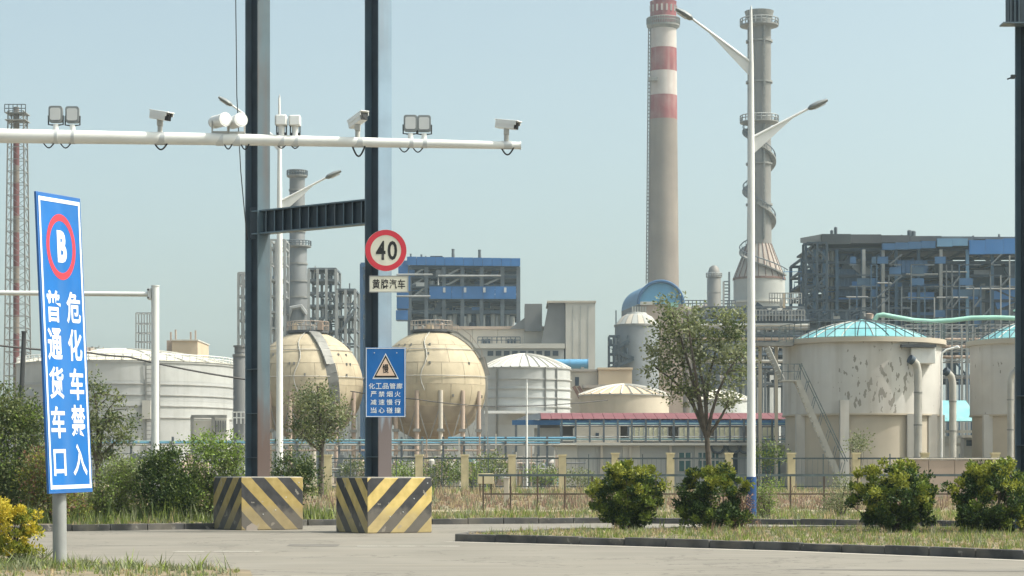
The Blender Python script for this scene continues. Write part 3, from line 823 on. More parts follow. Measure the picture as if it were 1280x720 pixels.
# second white frame, lower, at left
t = T('height_barrier', 'slim white pipe barrier with one upright and a low horizontal arm', 'barrier', 194, 58)
k = t.k
MB().tube([(0, 0, 0), (0, 0, Z(358, 58))], 5 * k, 16).build('upright', M['white_paint'], t.o)
MB().tube([(t.x(-60), -.1, Z(366, 58)), (t.x(185), 0, Z(367.8, 58))], 3 * k, 12).build('arm', M['white_paint'], t.o)
MB().box((t.x(187), 0, Z(367.5, 58)), (4 * k, .2, 14 * k)).build('flange', M['galv'], t.o, bevel=.01)
for q in (-1, 1): MB().tube([(t.x(186), -.13, Z(367.5 + q * 5, 58)), (t.x(186), .1, Z(367.5 + q * 5, 58))], .03, 8).build('bolt', M['roof_brown'], t.o)
MB().tube([(0, 0, Z(358, 58)), (0, 0, Z(357, 58))], 5.6 * k, 16).build('cap', M['white_paint'], t.o)

# street lamps
def street_lamp(px, Y, label, blue=True):
    t = T('street_lamp', label, 'street lamp', px, Y, 'double arm street lamps along the far kerb', z=.1)
    s = 55.0; zz = lambda py: 1.3 + (588 - py) * s / F
    xx = lambda p: (p - 939) * s / F
    MB().tube([(0, 0, 0), (0, 0, zz(195)), (0, 0, zz(80)), (-.01, 0, zz(12))], [.12, .09, .065, .035], 20).build('pole', M['white_paint'], t.o)
    MB().tube([(0, 0, 0), (0, 0, zz(596))], .14, 20).build('blue_base', M['lamp_blue'], t.o)
    for z in (590, 584, 578): MB().tube([(0, 0, zz(z)), (0, 0, zz(z - 1.6))], .112, 20).build('band', M['lamp_grey'], t.o)
    MB().tube([(0, 0, zz(12)), (0, 0, zz(7))], [.03, .012], 8).build('finial', M['galv'], t.o)
    for root_u, root_l, tip, hd in (((937, 77), (937, 95), (866, 24), (845, 11)), ((941, 172), (941, 193), (1010, 136), (1034, 125))):
        a, b, c, h = [Vector((xx(p[0]), 0, zz(p[1]))) for p in (root_u, root_l, tip, hd)]
        MB().tube([a, a.lerp(c, .5) , c], [.045, .04, .032], 10).build('arm', M['white_paint'], t.o)
        fin = MB(); m_ = a.lerp(c, .8) - Vector((0, 0, .0))
        fin.prism([(b.x, b.z), (a.x, a.z), (m_.x, m_.z)] if b.x > m_.x else [(m_.x, m_.z), (a.x, a.z), (b.x, b.z)], -.02, .02)
        fin.build('arm_fin', M['white_paint'], t.o)
        dd = (h - c); n = dd.normalized(); up = Vector((-n.z, 0, n.x)) if n.x > 0 else Vector((n.z, 0, -n.x))
        hm = MB()
        hm.tube([c, c + dd * .15, c + dd * .55, h], [.03, .075, .085, .04], 12)
        for i, v in enumerate(hm.v): hm.v[i] = (v[0], v[1] * 1.9, v[2])
        hm.build('lamp_head', M['lamp_grey'], t.o)
        MB().beam(c + dd * .3 - up * .08, c + dd * .85 - up * .07, .16, .02).build('lamp_lens', M['lens_pale'], t.o)
    return t
street_lamp(939, 55, 'white double arm street lamp with blue base behind the clipped bushes')
street_lamp(349.5, 68, 'more distant white double arm street lamp close behind the left gantry post')

# hanging cables and the leaning pole at left
def cable(label, pts_px, r, group='sagging overhead cables'):
    P_ = [Vector((X(px, Y), Y, Z(py, Y))) for px, py, Y in pts_px]
    pts = []
    for a, b in zip(P_[:-1], P_[1:]):
        for i in range(6):
            f = i / 6; pts.append(a.lerp(b, f) - Vector((0, 0, (a - b).length * .012 * 4 * f * (1 - f))))
    pts.append(P_[-1])
    o = MB().tube(pts, r, 5).build('overhead_cable', M['black_rubber'])
    tag(o, label, 'cable', group)
cable('dark cable sagging across the big grey tank from left edge to steel post', [(-60, 424, 90), (112, 441, 95), (160, 446, 97), (306, 474, 100)], .045)
cable('thin loose wire hanging beside the left gantry post from above the picture', [(294, -60, 47.5), (296, 120, 47.5), (301, 215, 47.6), (309, 300, 47.8)], .012)
cable('thin cable crossing low in front of the right spherical tank', [(438, 489, 120), (520, 499, 120), (620, 508, 125), (760, 500, 130)], .03)
t = T('leaning_pole', 'short dark pole leaning right, between mast and blue lane sign', 'pole', 22, 75)
MB().tube([(t.x(21), 0, .0), (t.x(30), 0, Z(416, 75))], [.11, .08], 8).build('shaft', M['dark_metal'], t.o)
MB().tube([(t.x(30) - .0, 0, Z(416, 75)), (t.x(30.1), 0, Z(414, 75))], .1, 8).build('cap', M['dark_metal'], t.o)
# ---------------------------------------------------------------- planting near the road
BM, BW = ['leaf_young', 'leaf_mid', 'leaf_deep'], [.06, .36, .58]
gb = 'round evergreen bushes on the median'
bush('round evergreen bush on the median, left of the others, yellowish on top', 787, 45.2, [(787, 618, 41, 36), (790, 592, 36, 20), (770, 628, 32, 28), (812, 622, 24, 30), (786, 645, 34, 14)], 165, 95, BM, BW, 11, group=gb, top_young=0, crad=.125, size=.075, tuft=True, shell=.5)
bush('round evergreen bush on the median next to the street lamp base', 893, 45.2, [(890, 622, 38, 32), (890, 598, 32, 18), (918, 612, 20, 24), (866, 630, 22, 26), (895, 646, 40, 12)], 155, 95, BM, [.05, .33, .62], 12, group=gb, top_young=0, crad=.125, size=.075, tuft=True, shell=.5)
bush('wide round evergreen bush on the median, right of centre with red brown wall behind', 1120, 43.3, [(1120, 618, 50, 37), (1118, 594, 40, 20), (1084, 622, 26, 28), (1150, 615, 28, 28), (1115, 648, 42, 16)], 205, 95, BM, BW, 13, group=gb, top_young=0, crad=.125, size=.075, tuft=True, shell=.5)
bush('round evergreen bush on the median cut by the right picture edge', 1246, 42.6, [(1250, 620, 52, 38), (1240, 596, 46, 20), (1208, 614, 24, 28), (1250, 650, 46, 16)], 205, 95, BM, BW, 14, group=gb, top_young=0, crad=.125, size=.075, tuft=True, shell=.5)
bush('dried reddish brown bush leaning out beside the street lamp base bush', 920, 45.4, [(920, 638, 18, 18), (930, 632, 11, 12), (910, 646, 20, 10)], 120, 18, ['leaf_red', 'leaf_brown'], [.4, .6], 15, crad=.12, size=.05, name='dry_shrub', cat='shrub', shell=.3)
bush('bright yellow green shrub at the lower left corner beside the sign pole', 18, 31.0, [(10, 664, 40, 34), (34, 650, 22, 22), (4, 640, 26, 14), (24, 690, 30, 14)], 150, 70, ['leaf_yellow', 'leaf_young', 'leaf_mid'], [.4, .3, .3], 16, crad=.085, size=.05, tuft=True, shell=.45, top_young=0, name='yellow_shrub', cat='shrub')
# shrubs beyond the road at left
LS = 'shrubs on the far verge at left'
SM = ['leaf_olive', 'leaf_olive_dark', 'leaf_fresh']
def shrub(label, px, Y, lobes, n, nl, mats, w, seed, **k):
    return bush(label, px, Y, lobes, n, nl, mats, w, seed, group=LS, name='verge_shrub', cat='shrub', **k)
shrub('large olive green shrub at the left edge behind the yellow shrub', 14, 52, [(10, 560, 40, 60), (30, 520, 22, 30), (2, 500, 18, 24), (20, 610, 40, 36)], 620, 26, SM, [.5, .4, .1], 21, crad=.16, size=.085, shell=.4)
shrub('mixed shrub with reddish tips directly behind the blue lane sign', 60, 51, [(62, 610, 32, 36), (50, 590, 26, 24), (84, 630, 24, 24)], 360, 24, ['leaf_olive', 'leaf_red', 'leaf_young'], [.5, .25, .25], 22, crad=.13, size=.07, shell=.4)
shrub('loose light green shrub between the lane sign and the dark shrubs', 140, 53, [(142, 612, 34, 34), (120, 632, 24, 20), (160, 596, 20, 22), (165, 634, 24, 18)], 420, 22, ['leaf_olive', 'leaf_fresh', 'leaf_grey'], [.45, .3, .25], 23, crad=.15, size=.07, shell=.3)
shrub('dark dense shrub under the white barrier upright', 205, 52.5, [(205, 606, 30, 44), (196, 578, 16, 18), (222, 626, 24, 24)], 440, 26, ['leaf_deep', 'leaf_olive_dark', 'leaf_mid'], [.45, .4, .15], 24, crad=.13, size=.08, shell=.4)
shrub('tall bushy shrub with fresh green top left of the striped blocks', 266, 53, [(268, 590, 36, 40), (256, 556, 26, 16), (284, 570, 18, 24), (250, 622, 34, 26), (290, 612, 22, 34)], 460, 22, ['leaf_olive', 'leaf_olive_dark', 'leaf_fresh'], [.35, .45, .2], 25, crad=.14, size=.08, shell=.4, top_young=2)
shrub('dark low shrub right of the left gantry post', 366, 57, [(362, 590, 26, 30), (384, 606, 18, 22), (350, 612, 18, 24)], 240, 20, ['leaf_deep', 'leaf_olive_dark', 'leaf_olive'], [.4, .4, .2], 26, crad=.14, size=.08, shell=.4)  # mostly deep green and dark olive leaves
shrub('small grey green bush behind the dry shrub, right of the lamp post', 958, 56, [(958, 616, 15, 18), (950, 634, 16, 14)], 120, 18, ['leaf_fresh', 'leaf_olive', 'leaf_grey'], [.4, .3, .3], 27, crad=.12, size=.06, shell=.3)
shrub('small loose weed bush below the concrete tank stairs', 1050, 58, [(1050, 616, 16, 18), (1042, 632, 18, 10)], 110, 16, ['leaf_grey', 'leaf_olive'], [.6, .4], 28, crad=.13, size=.06, shell=.2)

# trees
TG = 'young street trees beyond the road'
tree('street_tree', 'young tree with sparse grey green crown and forked trunk before the red roofed shed', 'tree', 878, 92,
     [(836, 400, 26, 30), (868, 412, 34, 36), (912, 408, 28, 34), (840, 440, 38, 34), (880, 452, 40, 40), (918, 456, 26, 44), (822, 466, 26, 20), (862, 488, 34, 22), (906, 496, 28, 16)],
     255, 30, .2, .18, ['leaf_olive', 'leaf_olive_dark', 'leaf_grey'], [.42, .12, .46], 31, 545, .13, TG, nlimb=9, base_px=886, shell=.2, ntwig=36)
tree('street_tree', 'small thin tree with olive crown standing between the two steel posts', 'tree', 402, 95,
     [(382, 505, 26, 22), (410, 512, 30, 26), (396, 538, 34, 22), (376, 530, 20, 18), (424, 532, 18, 18), (395, 488, 20, 12)], 180, 24, .2, .15, ['leaf_olive', 'leaf_olive_dark', 'leaf_grey'], [.55, .25, .2], 32, 562, .12, TG, nlimb=6, shell=.15, ntwig=40)
tree('street_tree', 'grey green tree half hidden by the blue lane sign before the grey tank', 'tree', 122, 82,
     [(124, 500, 28, 28), (112, 540, 26, 34), (142, 524, 30, 22), (150, 546, 22, 14), (128, 566, 22, 16), (112, 480, 18, 12)], 170, 22, .17, .14, ['leaf_olive', 'leaf_grey', 'leaf_olive_dark'], [.5, .2, .3], 33, 580, .12, TG, nlimb=6, shell=.2, ntwig=40)
# far shrubs in front of the plant
FS = 'shrubs inside the plant fence'
for lb, px, Y, lo, n, mm in (
    ('dark green shrub under the right spherical tank near its legs', 548, 138, [(548, 592, 26, 14), (560, 582, 14, 12)], 90, ['leaf_mid', 'leaf_olive_dark']),
    ('green shrub in the plant yard left of the white mast', 612, 140, [(612, 586, 22, 14), (622, 576, 12, 10)], 80, ['leaf_olive', 'leaf_mid']),
    ('low green shrub right of the thin white mast', 680, 138, [(680, 594, 20, 10)], 60, ['leaf_fresh', 'leaf_olive']),
    ('small dark tree like shrub beside the foot of the steel stair', 962, 128, [(962, 566, 14, 14), (950, 574, 10, 9)], 60, ['leaf_olive_dark', 'leaf_mid']),
    ('tiny sprig on a stalk before the beige tank base', 1071, 120, [(1072, 552, 9, 6), (1068, 560, 5, 4)], 26, ['leaf_olive', 'leaf_grey']),
    ('low green shrub between second steel post and right sphere legs', 508, 137, [(508, 590, 22, 14), (496, 598, 14, 10)], 80, ['leaf_mid', 'leaf_fresh']),
    ('low dark shrub under the left sphere beside the little olive tree', 446, 139, [(446, 590, 20, 14)], 70, ['leaf_olive_dark', 'leaf_olive']),
    ('dull green shrub behind the blank tan panel', 590, 134, [(588, 594, 22, 12)], 70, ['leaf_olive', 'leaf_fresh']),
    ('low weedy shrub before the grey workshop, left of the first median bush', 722, 131, [(722, 598, 24, 8)], 60, ['leaf_olive', 'leaf_grey']),
    ('pale shrub row start behind the dark shrubs near the barrier', 170, 110, [(165, 588, 30, 14)], 80, ['leaf_olive', 'leaf_grey'])):
    bush(lb, px, Y, lo, n, 16, mm, [.5, .5], int(px), crad=.28, size=.16, group=FS, z=.0, name='yard_shrub', shell=.3, cat='shrub')

# grass and weeds
def in_poly(poly):
    px_, py_ = np.array(poly).T
    def f(rs, n):
        out = []
        lo, hi = (px_.min(), py_.min()), (px_.max(), py_.max())
        while len(out) < n:
            p = rs.uniform(lo, hi, (n * 2, 2)); ins = np.zeros(len(p), bool); j = len(px_) - 1
            for i in range(len(px_)):
                c = ((py_[i] > p[:, 1]) != (py_[j] > p[:, 1])) & (p[:, 0] < (px_[j] - px_[i]) * (p[:, 1] - py_[i]) / (py_[j] - py_[i] + 1e-9) + px_[i]); ins ^= c; j = i
            nz = np.sin(p[:, 0] * 1.7 + 1.3 * np.sin(p[:, 1] * 1.1)) * np.sin(p[:, 1] * 1.3 + np.sin(p[:, 0] * .9)) 
            keep = ins & (rs.uniform(size=len(p)) < .62 + .38 * nz)
            out += list(p[keep])
        return np.concatenate([np.array(out[:n]), np.zeros((n, 1))], 1)
    return f
mp_ = [(p[0] + .25, p[1] + .3) for p in nose[:-1]] + [(16, 33), (13, 45.6), (7.5, 46.6), (3.5, 45.9), (.8, 44.2), (-.6, 42.1)]
grass('median_grass', in_poly(mp_), 42000, .062, .009, ['grass_green', 'grass_grey', 'grass_dry'], [.44, .26, .30], 41, 'short mixed green and straw coloured grass covering the median', 'grass')
grass('median_weeds', in_poly(mp_), 2600, .12, .012, ['grass_green', 'grass_grey', 'weed_brown'], [.5, .3, .2], 42, 'taller weeds scattered over the median grass', 'weeds')
fv = [(p[0], p[1] + .25) for p in far[2:-2]] + [(15, 63), (-16, 63)]
grass('verge_grass', in_poly(fv), 36000, .12, .014, ['grass_green', 'grass_grey', 'grass_dry'], [.45, .33, .22], 43, 'grey green grass on the far verge behind the kerb', 'grass')
grass('verge_undergrowth', in_poly([(-15, 48.6), (-9.5, 50.2), (-4.6, 53.5), (-4.4, 58), (-16, 60)]), 14000, .26, .018, ['grass_green', 'grass_grey', 'leaf_olive_dark'], [.4, .3, .3], 47, 'tall undergrowth among the shrubs at left', 'undergrowth')
grass('dry_weeds', in_poly([(-14, 66.6), (31, 66.6), (46, 98), (-22, 98)]), 46000, .17, .022, ['weed_brown', 'grass_dry', 'grass_grey'], [.55, .27, .18], 44, 'dry reddish brown weeds behind the low steel railing', 'weeds', clump=8)
grass('yard_weeds', in_poly([(-30, 98), (40, 98), (44, 136), (-34, 136)]), 24000, .27, .03, ['grass_dry', 'grass_grey', 'grass_green', 'weed_brown'], [.3, .3, .25, .15], 48, 'mixed weeds in front of the plant fence', 'weeds', clump=8)
grass('roadside_grass', in_poly([(-14, 39), (-8.6, 32.8), (-6.8, 31.2), (-5.4, 30.0), (-4.4, 29.5), (-3.7, 28.4), (-3.6, 26.6), (-14, 26.6)]), 16000, .06, .008, ['grass_grey', 'grass_green', 'grass_dry'], [.42, .3, .28], 45, 'sparse dry grass at the foot of the blue lane sign', 'grass', z=.03)
grass('roadside_weeds', in_poly([(-7.4, 31.4), (-5.4, 30.0), (-4.4, 29.5), (-3.9, 28.3), (-7.4, 28.6)]), 1800, .10, .016, ['grass_grey', 'grass_green', 'leaf_olive'], [.5, .3, .2], 46, 'grey green weeds growing along the near kerbless edge', 'weeds', lean=1.3, z=.03)

# ---------------------------------------------------------------- low railing and plant fence
t = T('steel_railing', 'low dark steel guard railing in front of the dry weeds', 'railing', 820, 62, z=.12)
def rail_pt(px): return Vector((X(px, 62) - t.o.location.x, 0, 0))
ztop, zmid = Z(594, 62) - .12, Z(617.5, 62) - .12
xs = list(range(604, 800, 34)) + list(range(820, 1420, 42))
for i, px in enumerate(xs):
    p = rail_pt(px); bar('post', p, p + Vector((0, 0, ztop + .02)), .045, .045, M['fence_rust'], t.o)
bar('top_rail', rail_pt(598) + Vector((0, -.03, ztop)), rail_pt(1400) + Vector((0, -.03, ztop)), .05, .07, M['fence_steel'], t.o)
bar('middle_rail', rail_pt(603) + Vector((0, -.03, zmid)), rail_pt(1400) + Vector((0, -.03, zmid)), .04, .045, M['fence_rust'], t.o)
t = T('plant_fence', 'cream concrete post fence with dark rails around the chemical plant', 'fence', 840, 126)
fx = [(410, 136), (467, 135), (524, 134), (581, 133), (640, 131.5), (703, 130), (769, 128), (838, 125), (911, 122), (989, 119), (1070, 115), (1156, 111), (1244, 107), (1336, 103)]
P_ = []
for i, (px, Y) in enumerate(fx):
    x, y = X(px, Y) - t.o.location.x, Y - t.Y
    k = Y / F; hw = 4.6 * k
    m = MB(); top = Z(569 + (1 if i < 6 else -1), Y)
    m.add([(x + sx * hw, y + sy * hw, z) for z in (-.2, top) for sx, sy in ((-1, -1), (1, -1), (1, 1), (-1, 1))], [(0, 1, 5, 4), (1, 2, 6, 5), (2, 3, 7, 6), (3, 0, 4, 7), (4, 5, 6, 7)])
    o = m.build('post', M['fence_cream'], t.o)
    MB().box((x, y, top + .05), (hw * 2.4, hw * 2.4, .1)).build('post_cap', M['fence_cream'], o)
    P_.append((Vector((x, y, 0)), Z(573, Y), Z(608, Y)))
for (a, za, la), (b, zb, lb) in zip(P_[:-1], P_[1:]):
    bar('top_rail', a + Vector((0, -.05, za)), b + Vector((0, -.05, zb)), .07, .09, M['fence_steel'], t.o)
    bar('bottom_rail', a + Vector((0, -.05, la)), b + Vector((0, -.05, lb)), .05, .06, M['fence_steel'], t.o)
    mid = a.lerp(b, .5)
    bar('middle_post', mid + Vector((0, -.04, 0)), mid + Vector((0, -.04, (za + zb) / 2 + .25)), .06, .06, M['fence_steel'], t.o)
    w = MB(); nw = 12
    for q in range(1, nw):
        p = a.lerp(b, q / nw); w.beam(p + Vector((0, -.03, .2)), p + Vector((0, -.03, za)), .016, .016)
    w.build('mesh_wires', M['fence_steel'], t.o, kind='stuff')
t = T('boundary_wall', 'low pinkish rendered boundary wall behind the rightmost bushes', 'wall', 1240, 96)
k = t.k; x0, x1 = t.x(1128), t.x(1420)
n = 9
for i in range(n):
    a, b = x0 + (x1 - x0) * i / n, x0 + (x1 - x0) * (i + 1) / n
    MB().bb(a + .012, b - .012, -.1, .1, -.1, Z(575 + .3 * math.sin(i), 96)).build('wall_panel', M['wall_pink'], t.o)
    MB().bb(a + .005, b - .005, -.14, .14, Z(575, 96) + .01, Z(572.6, 96)).build('coping_stone', M['wall_beige'], t.o, bevel=.02)
t = T('notice_box', 'blank tan panel on short legs behind the low railing', 'panel', 607, 88)
k = t.k
MB().bb(-10 * k, 10 * k, -.06, .06, Z(605, 88), Z(592, 88)).build('panel', M['tin_box'], t.o, bevel=.02)
for sx in (-7, 7): bar('leg', (sx * k, 0, -.03), (sx * k, 0, Z(605, 88)), .06, .06, M['fence_rust'], t.o)
t = T('marker_post', 'short pale pink square post behind the low railing', 'post', 633, 84)
k = t.k
MB().bb(-3.5 * k, 3.5 * k, -.1, .1, -.05, Z(598, 84)).build('body', M['tank_beige'], t.o, bevel=.02)
MB().bb(-4 * k, 4 * k, -.12, .12, Z(598, 84), Z(596.5, 84)).build('cap', M['wall_pale'], t.o, bevel=.01)
# ---------------------------------------------------------------- plant: helpers
def ring(t, name, r, z, w, m, c=(0, 0), n=48, h=None):
    """a flat ring girder or rail round a vessel"""
    h = h or w
    return MB().lathe([(r, z - h / 2), (r + w, z - h / 2), (r + w, z + h / 2), (r, z + h / 2), (r, z - h / 2)], n, (c[0], c[1], 0)).build(name, m, t)
def ring_rail(t, r, z, h, n, m, c=(0, 0), a0=math.pi, a1=2 * math.pi, wd=.05):
    """railing on the camera side and ends of a round roof: posts and two rails"""
    for i in range(n + 1):
        a = a0 + (a1 - a0) * i / n; p = Vector((c[0] + r * math.cos(a), c[1] + r * math.sin(a), z))
        bar('railing_post', p, p + Vector((0, 0, h)), wd, wd, m, t)
    for f in (1., .52):
        MB().tube([(c[0] + r * math.cos(a0 + (a1 - a0) * i / 24), c[1] + r * math.sin(a0 + (a1 - a0) * i / 24), z + h * f) for i in range(25)], wd * .5, 4).build('railing_rail', m, t)
def rail_line(t, a, b, h, n, m, wd=.05):
    a, b = Vector(a), Vector(b)
    for i in range(n + 1):
        p = a.lerp(b, i / n); bar('railing_post', p, p + Vector((0, 0, h)), wd, wd, m, t)
    for f in (1., .52): bar('railing_rail', a + Vector((0, 0, h * f)), b + Vector((0, 0, h * f)), wd, wd, m, t)
def grid_frame(t, xs, ys, zs, cw, mc, mb, beam=None, slab=None, skip=None, z0=0.):
    """steel frame: columns, beams on front, back and sides; optional floor slabs at the given level indices"""
    beam = beam or cw * .8
    for i, x in enumerate(xs):
        for y in ys: bar('column', (x, y, z0), (x, y, zs[-1]), cw, cw, mc, t)
    for j, z in enumerate(zs):
        for y in ys: bar('beam', (xs[0], y, z), (xs[-1], y, z), beam * .7, beam, mb, t)
        for x in xs: bar('beam', (x, ys[0], z - .02), (x, ys[-1], z - .02), beam * .6, beam * .9, mb, t)
        if slab and j in slab: blk('floor_slab', xs[0], xs[-1], ys[0] + .1, ys[-1] - .1, z - .08, z + .06, mb, t)
def braces(t, xs, y, zs, w, m, seed=1, p=.5):
    rng = random.Random(seed); mb = MB()
    for x0, x1 in zip(xs[:-1], xs[1:]):
        for z0, z1 in zip(zs[:-1], zs[1:]):
            if rng.random() < p: mb.beam((x0, y, z0), (x1, y, z1), w, w) if rng.random() < .5 else mb.beam((x1, y, z0), (x0, y, z1), w, w)
    if mb.v: mb.build('bracing', m, t, kind='stuff')
def clutter(t, x0, x1, y0, y1, floors, fh, n, seed, ms):
    """process equipment on the floors: vessels, boxes, ducts and pipes, each a part"""
    rng = random.Random(seed)
    for i in range(n):
        z = rng.choice(floors); x = rng.uniform(x0, x1); y = rng.uniform(y0, y1); m = M[rng.choice(ms)]
        q = rng.random(); h = fh * rng.uniform(.3, .85)
        if q < .3:
            r = min(fh * .3, (x1 - x0) * .06) * rng.uniform(.5, 1)
            MB().lathe([(0.01, h), (r * .6, h * .97), (r, h * .88), (r, h * .1), (r * .5, 0)], 12, (x, y, z)).build('vessel', m, t)
        elif q < .6:
            w = rng.uniform(.06, .16) * (x1 - x0); blk('equipment_box', x - w / 2, x + w / 2, y - 1, y + 1, z, z + h * .8, m, t)
        elif q < .85:
            L = rng.uniform(.12, .4) * (x1 - x0); zz = z + fh * rng.uniform(.3, .8)
            MB().tube([(x - L / 2, y, z), (x - L / 2, y, zz), (x + L / 2, y, zz), (x + L / 2, y, zz + fh * .15)], fh * rng.uniform(.02, .06), 6).build('pipe', m, t)
        else:
            w = rng.uniform(.04, .09) * (x1 - x0); MB().beam((x, y, z), (x + w * rng.uniform(-2, 2), y, z + fh * .95), w, w).build('duct', m, t)

# ---------------------------------------------------------------- concrete tanks with blue green domes
def dome_tank(px, label, Rpx, left_half_rail=True):
    Y = 152
    t = T('concrete_tank', label, 'tank', px, Y, 'concrete tanks with blue green domes')
    k = t.k; r = Rpx * k; zl, zu, zr = Z(520, Y), Z(433, Y), Z(427, Y)
    MB().lathe([(r * .965, -.1), (r * .965, zl + .02)], 64).build('base_drum', M['tank_beige'], t.o)
    MB().lathe([(r * .9, zl), (r, zl), (r, zu)], 64).build('upper_drum', M['tank_concrete_flaking'], t.o)
    ring(t.o, 'ledge', r * .97, zl, r * .04, M['tank_beige'], h=.12)
    MB().lathe([(r * .5, zu), (r * 1.06, zu), (r * 1.06, zr), (r * .5, zr)], 64).build('roof_slab', M['tank_beige'], t.o)
    rd, hd = r * .91, 25 * k
    n = 28
    prof = [(rd * math.cos(q), hd * math.sin(q)) for q in [math.pi / 2 * i / 7 for i in range(8)]]
    prof = [(rd * (1 - (i / 7.)) , hd * (1 - (1 - i / 7.) ** 1.9)) for i in range(8)]
    for i in range(n):
        a0 = 2 * math.pi * i / n
        pr = [(max(p[0], .02), zr + p[1]) for p in prof]
        MB().lathe(pr, 2, a0=a0 + .006, a1=a0 + 2 * math.pi / n - .006).build('roof_panel', M['roof_teal'] if i % 3 else M['roof_teal_b'], t.o)
        MB().tube([(p[0] * math.cos(a0), p[0] * math.sin(a0), p[1] + .03) for p in pr], .035, 4).build('roof_rib', M['pipe_grey'] if i % 2 else M['frame_dark'], t.o)
    MB().lathe([(rd * 1.02, zr), (rd * 1.02, zr + .1), (rd * .99, zr + .12)], 64).build('dome_kerb', M['roof_teal_b'], t.o)
    MB().lathe([(.3, zr + hd - .1), (.3, zr + hd + .1), (.02, zr + hd + .16)], 16).build('roof_cap', M['roof_teal_b'], t.o)
    ring_rail(t.o, r * 1.04, zr, 19 * k, 26, M['fence_steel'], wd=.055)
    for a in (-112, -62, -38, -150, -20):
        p = Vector((r * .985 * math.cos(R(a)), r * .985 * math.sin(R(a)), 0))
        bar('pillar', p - Vector((0, 0, .1)), p + Vector((0, 0, zl + (1.0 if a == -112 else .02))), .62, .62, M['tank_concrete'], t.o)
    return t
c = mat('tank_concrete_flaking', (.51, .50, .475), .8, 0, .07, .5, (.27, .23, .19), .25, .5)
def flakes(m, centre, rad):
    """paint that has come off in ragged patches round one place on the drum"""
    nt = m.node_tree; N, L = nt.nodes, nt.links
    b = N['Principled BSDF']; src = b.inputs['Base Color'].links[0].from_socket
    tc = N.new('ShaderNodeTexCoord'); mp = N.new('ShaderNodeMapping'); mp.inputs['Scale'].default_value = (3.0, 3.0, 1.4); L.new(tc.outputs['Object'], mp.inputs[0])
    n = N.new('ShaderNodeTexNoise'); n.inputs['Scale'].default_value = 1.; n.inputs['Detail'].default_value = 5.; L.new(mp.outputs[0], n.inputs[0])
    v = N.new('ShaderNodeVectorMath'); v.operation = 'DISTANCE'; L.new(tc.outputs['Object'], v.inputs[0]); v.inputs[1].default_value = centre
    r = N.new('ShaderNodeMapRange'); r.inputs[1].default_value = 0; r.inputs[2].default_value = rad; r.inputs[3].default_value = .52; r.inputs[4].default_value = .70; L.new(v.outputs['Value'], r.inputs[0])
    g = N.new('ShaderNodeMath'); g.operation = 'GREATER_THAN'; L.new(n.outputs[0], g.inputs[0]); L.new(r.outputs[0], g.inputs[1])
    x = N.new('ShaderNodeMix'); x.data_type = 'RGBA'; L.new(g.outputs[0], x.inputs[0]); L.new(src, x.inputs[6]); x.inputs[7].default_value = (.25, .235, .21, 1)
    L.new(x.outputs[2], b.inputs['Base Color'])
flakes(c, (.5, -5.7, Z(488, 152)), 4.2)
d1 = dome_tank(1077, 'big round concrete tank with pale teal dome and flaking paint, steel stair at left', 98)
k = d1.k; r = 98 * k
# steel stair of the first tank
s0, s1 = Vector((d1.x(981), -r - .6, Z(480, 152))), Vector((d1.x(1031), -r - .9, Z(598, 152)))
for dx in (0, 1):
    off = Vector((d1.x(1003) - d1.x(981), 1.2, 0)) * 0
    y = -.55 if dx else .55
    bar('stair_stringer', s0 + Vector((0, y, 0)), s1 + Vector((0, y, 0)), .08, .34, M['pipe_grey'], d1.o)
    bar('stair_handrail', s0 + Vector((.25, y, 1.15)), s1 + Vector((.5, y, 1.2)), .06, .06, M['fence_steel'], d1.o)
    for q in range(7):
        p = s0.lerp(s1, q / 6.) + Vector((0, y, 0)); bar('stair_baluster', p, p + Vector((.3, 0, 1.15)), .04, .04, M['fence_steel'], d1.o)
for q in range(20):
    p = s0.lerp(s1, (q + .5) / 20); blk('stair_tread', p.x - .15, p.x + .2, p.y - .5, p.y + .5, p.z, p.z + .04, M['galv'], d1.o)
blk('stair_landing', d1.x(962), d1.x(984), -r - 1.2, -r + .6, s0.z - .1, s0.z, M['pipe_grey'], d1.o)
rail_line(d1.o, (d1.x(962), -r - 1.2, s0.z), (d1.x(984), -r - 1.2, s0.z), 1.1, 3, M['fence_steel'])
u0, u1 = Vector((d1.x(947), -r + .2, Z(440, 152))), Vector((d1.x(964), -r - .4, Z(480, 152)))
for y in (-.4, .4): bar('stair_stringer', u0 + Vector((0, y, 0)), u1 + Vector((0, y, 0)), .08, .3, M['pipe_grey'], d1.o)
for q in range(9):
    p = u0.lerp(u1, (q + .5) / 9); blk('stair_tread', p.x - .15, p.x + .2, p.y - .4, p.y + .4, p.z, p.z + .04, M['galv'], d1.o)
bar('catwalk', (d1.x(940), -2, Z(433, 152)), (d1.x(985), -2, Z(433, 152)), 2., .25, M['ring_steel'], d1.o)
for px in (946, 966): bar('catwalk_leg', (d1.x(px), -2, 0), (d1.x(px), -2, Z(433, 152)), .22, .22, M['tank_beige'], d1.o)
rail_line(d1.o, (d1.x(940), -3, Z(431, 152)), (d1.x(985), -3, Z(431, 152)), 1.1, 5, M['fence_steel'])
MB().bb(d1.x(1121), d1.x(1150), -r * .97, -r * .62, Z(459, 152), Z(440, 152)).build('wall_box', M['white_paint'], d1.o, bevel=.03)
MB().bb(d1.x(1108), d1.x(1150), -r * 1.03, -r * .7, Z(439.8, 152), Z(436.5, 152)).build('box_cover', M['roof_brown'], d1.o)
d2 = dome_tank(1292, 'right hand concrete tank with teal dome, cut by the steel post and picture edge', 78)
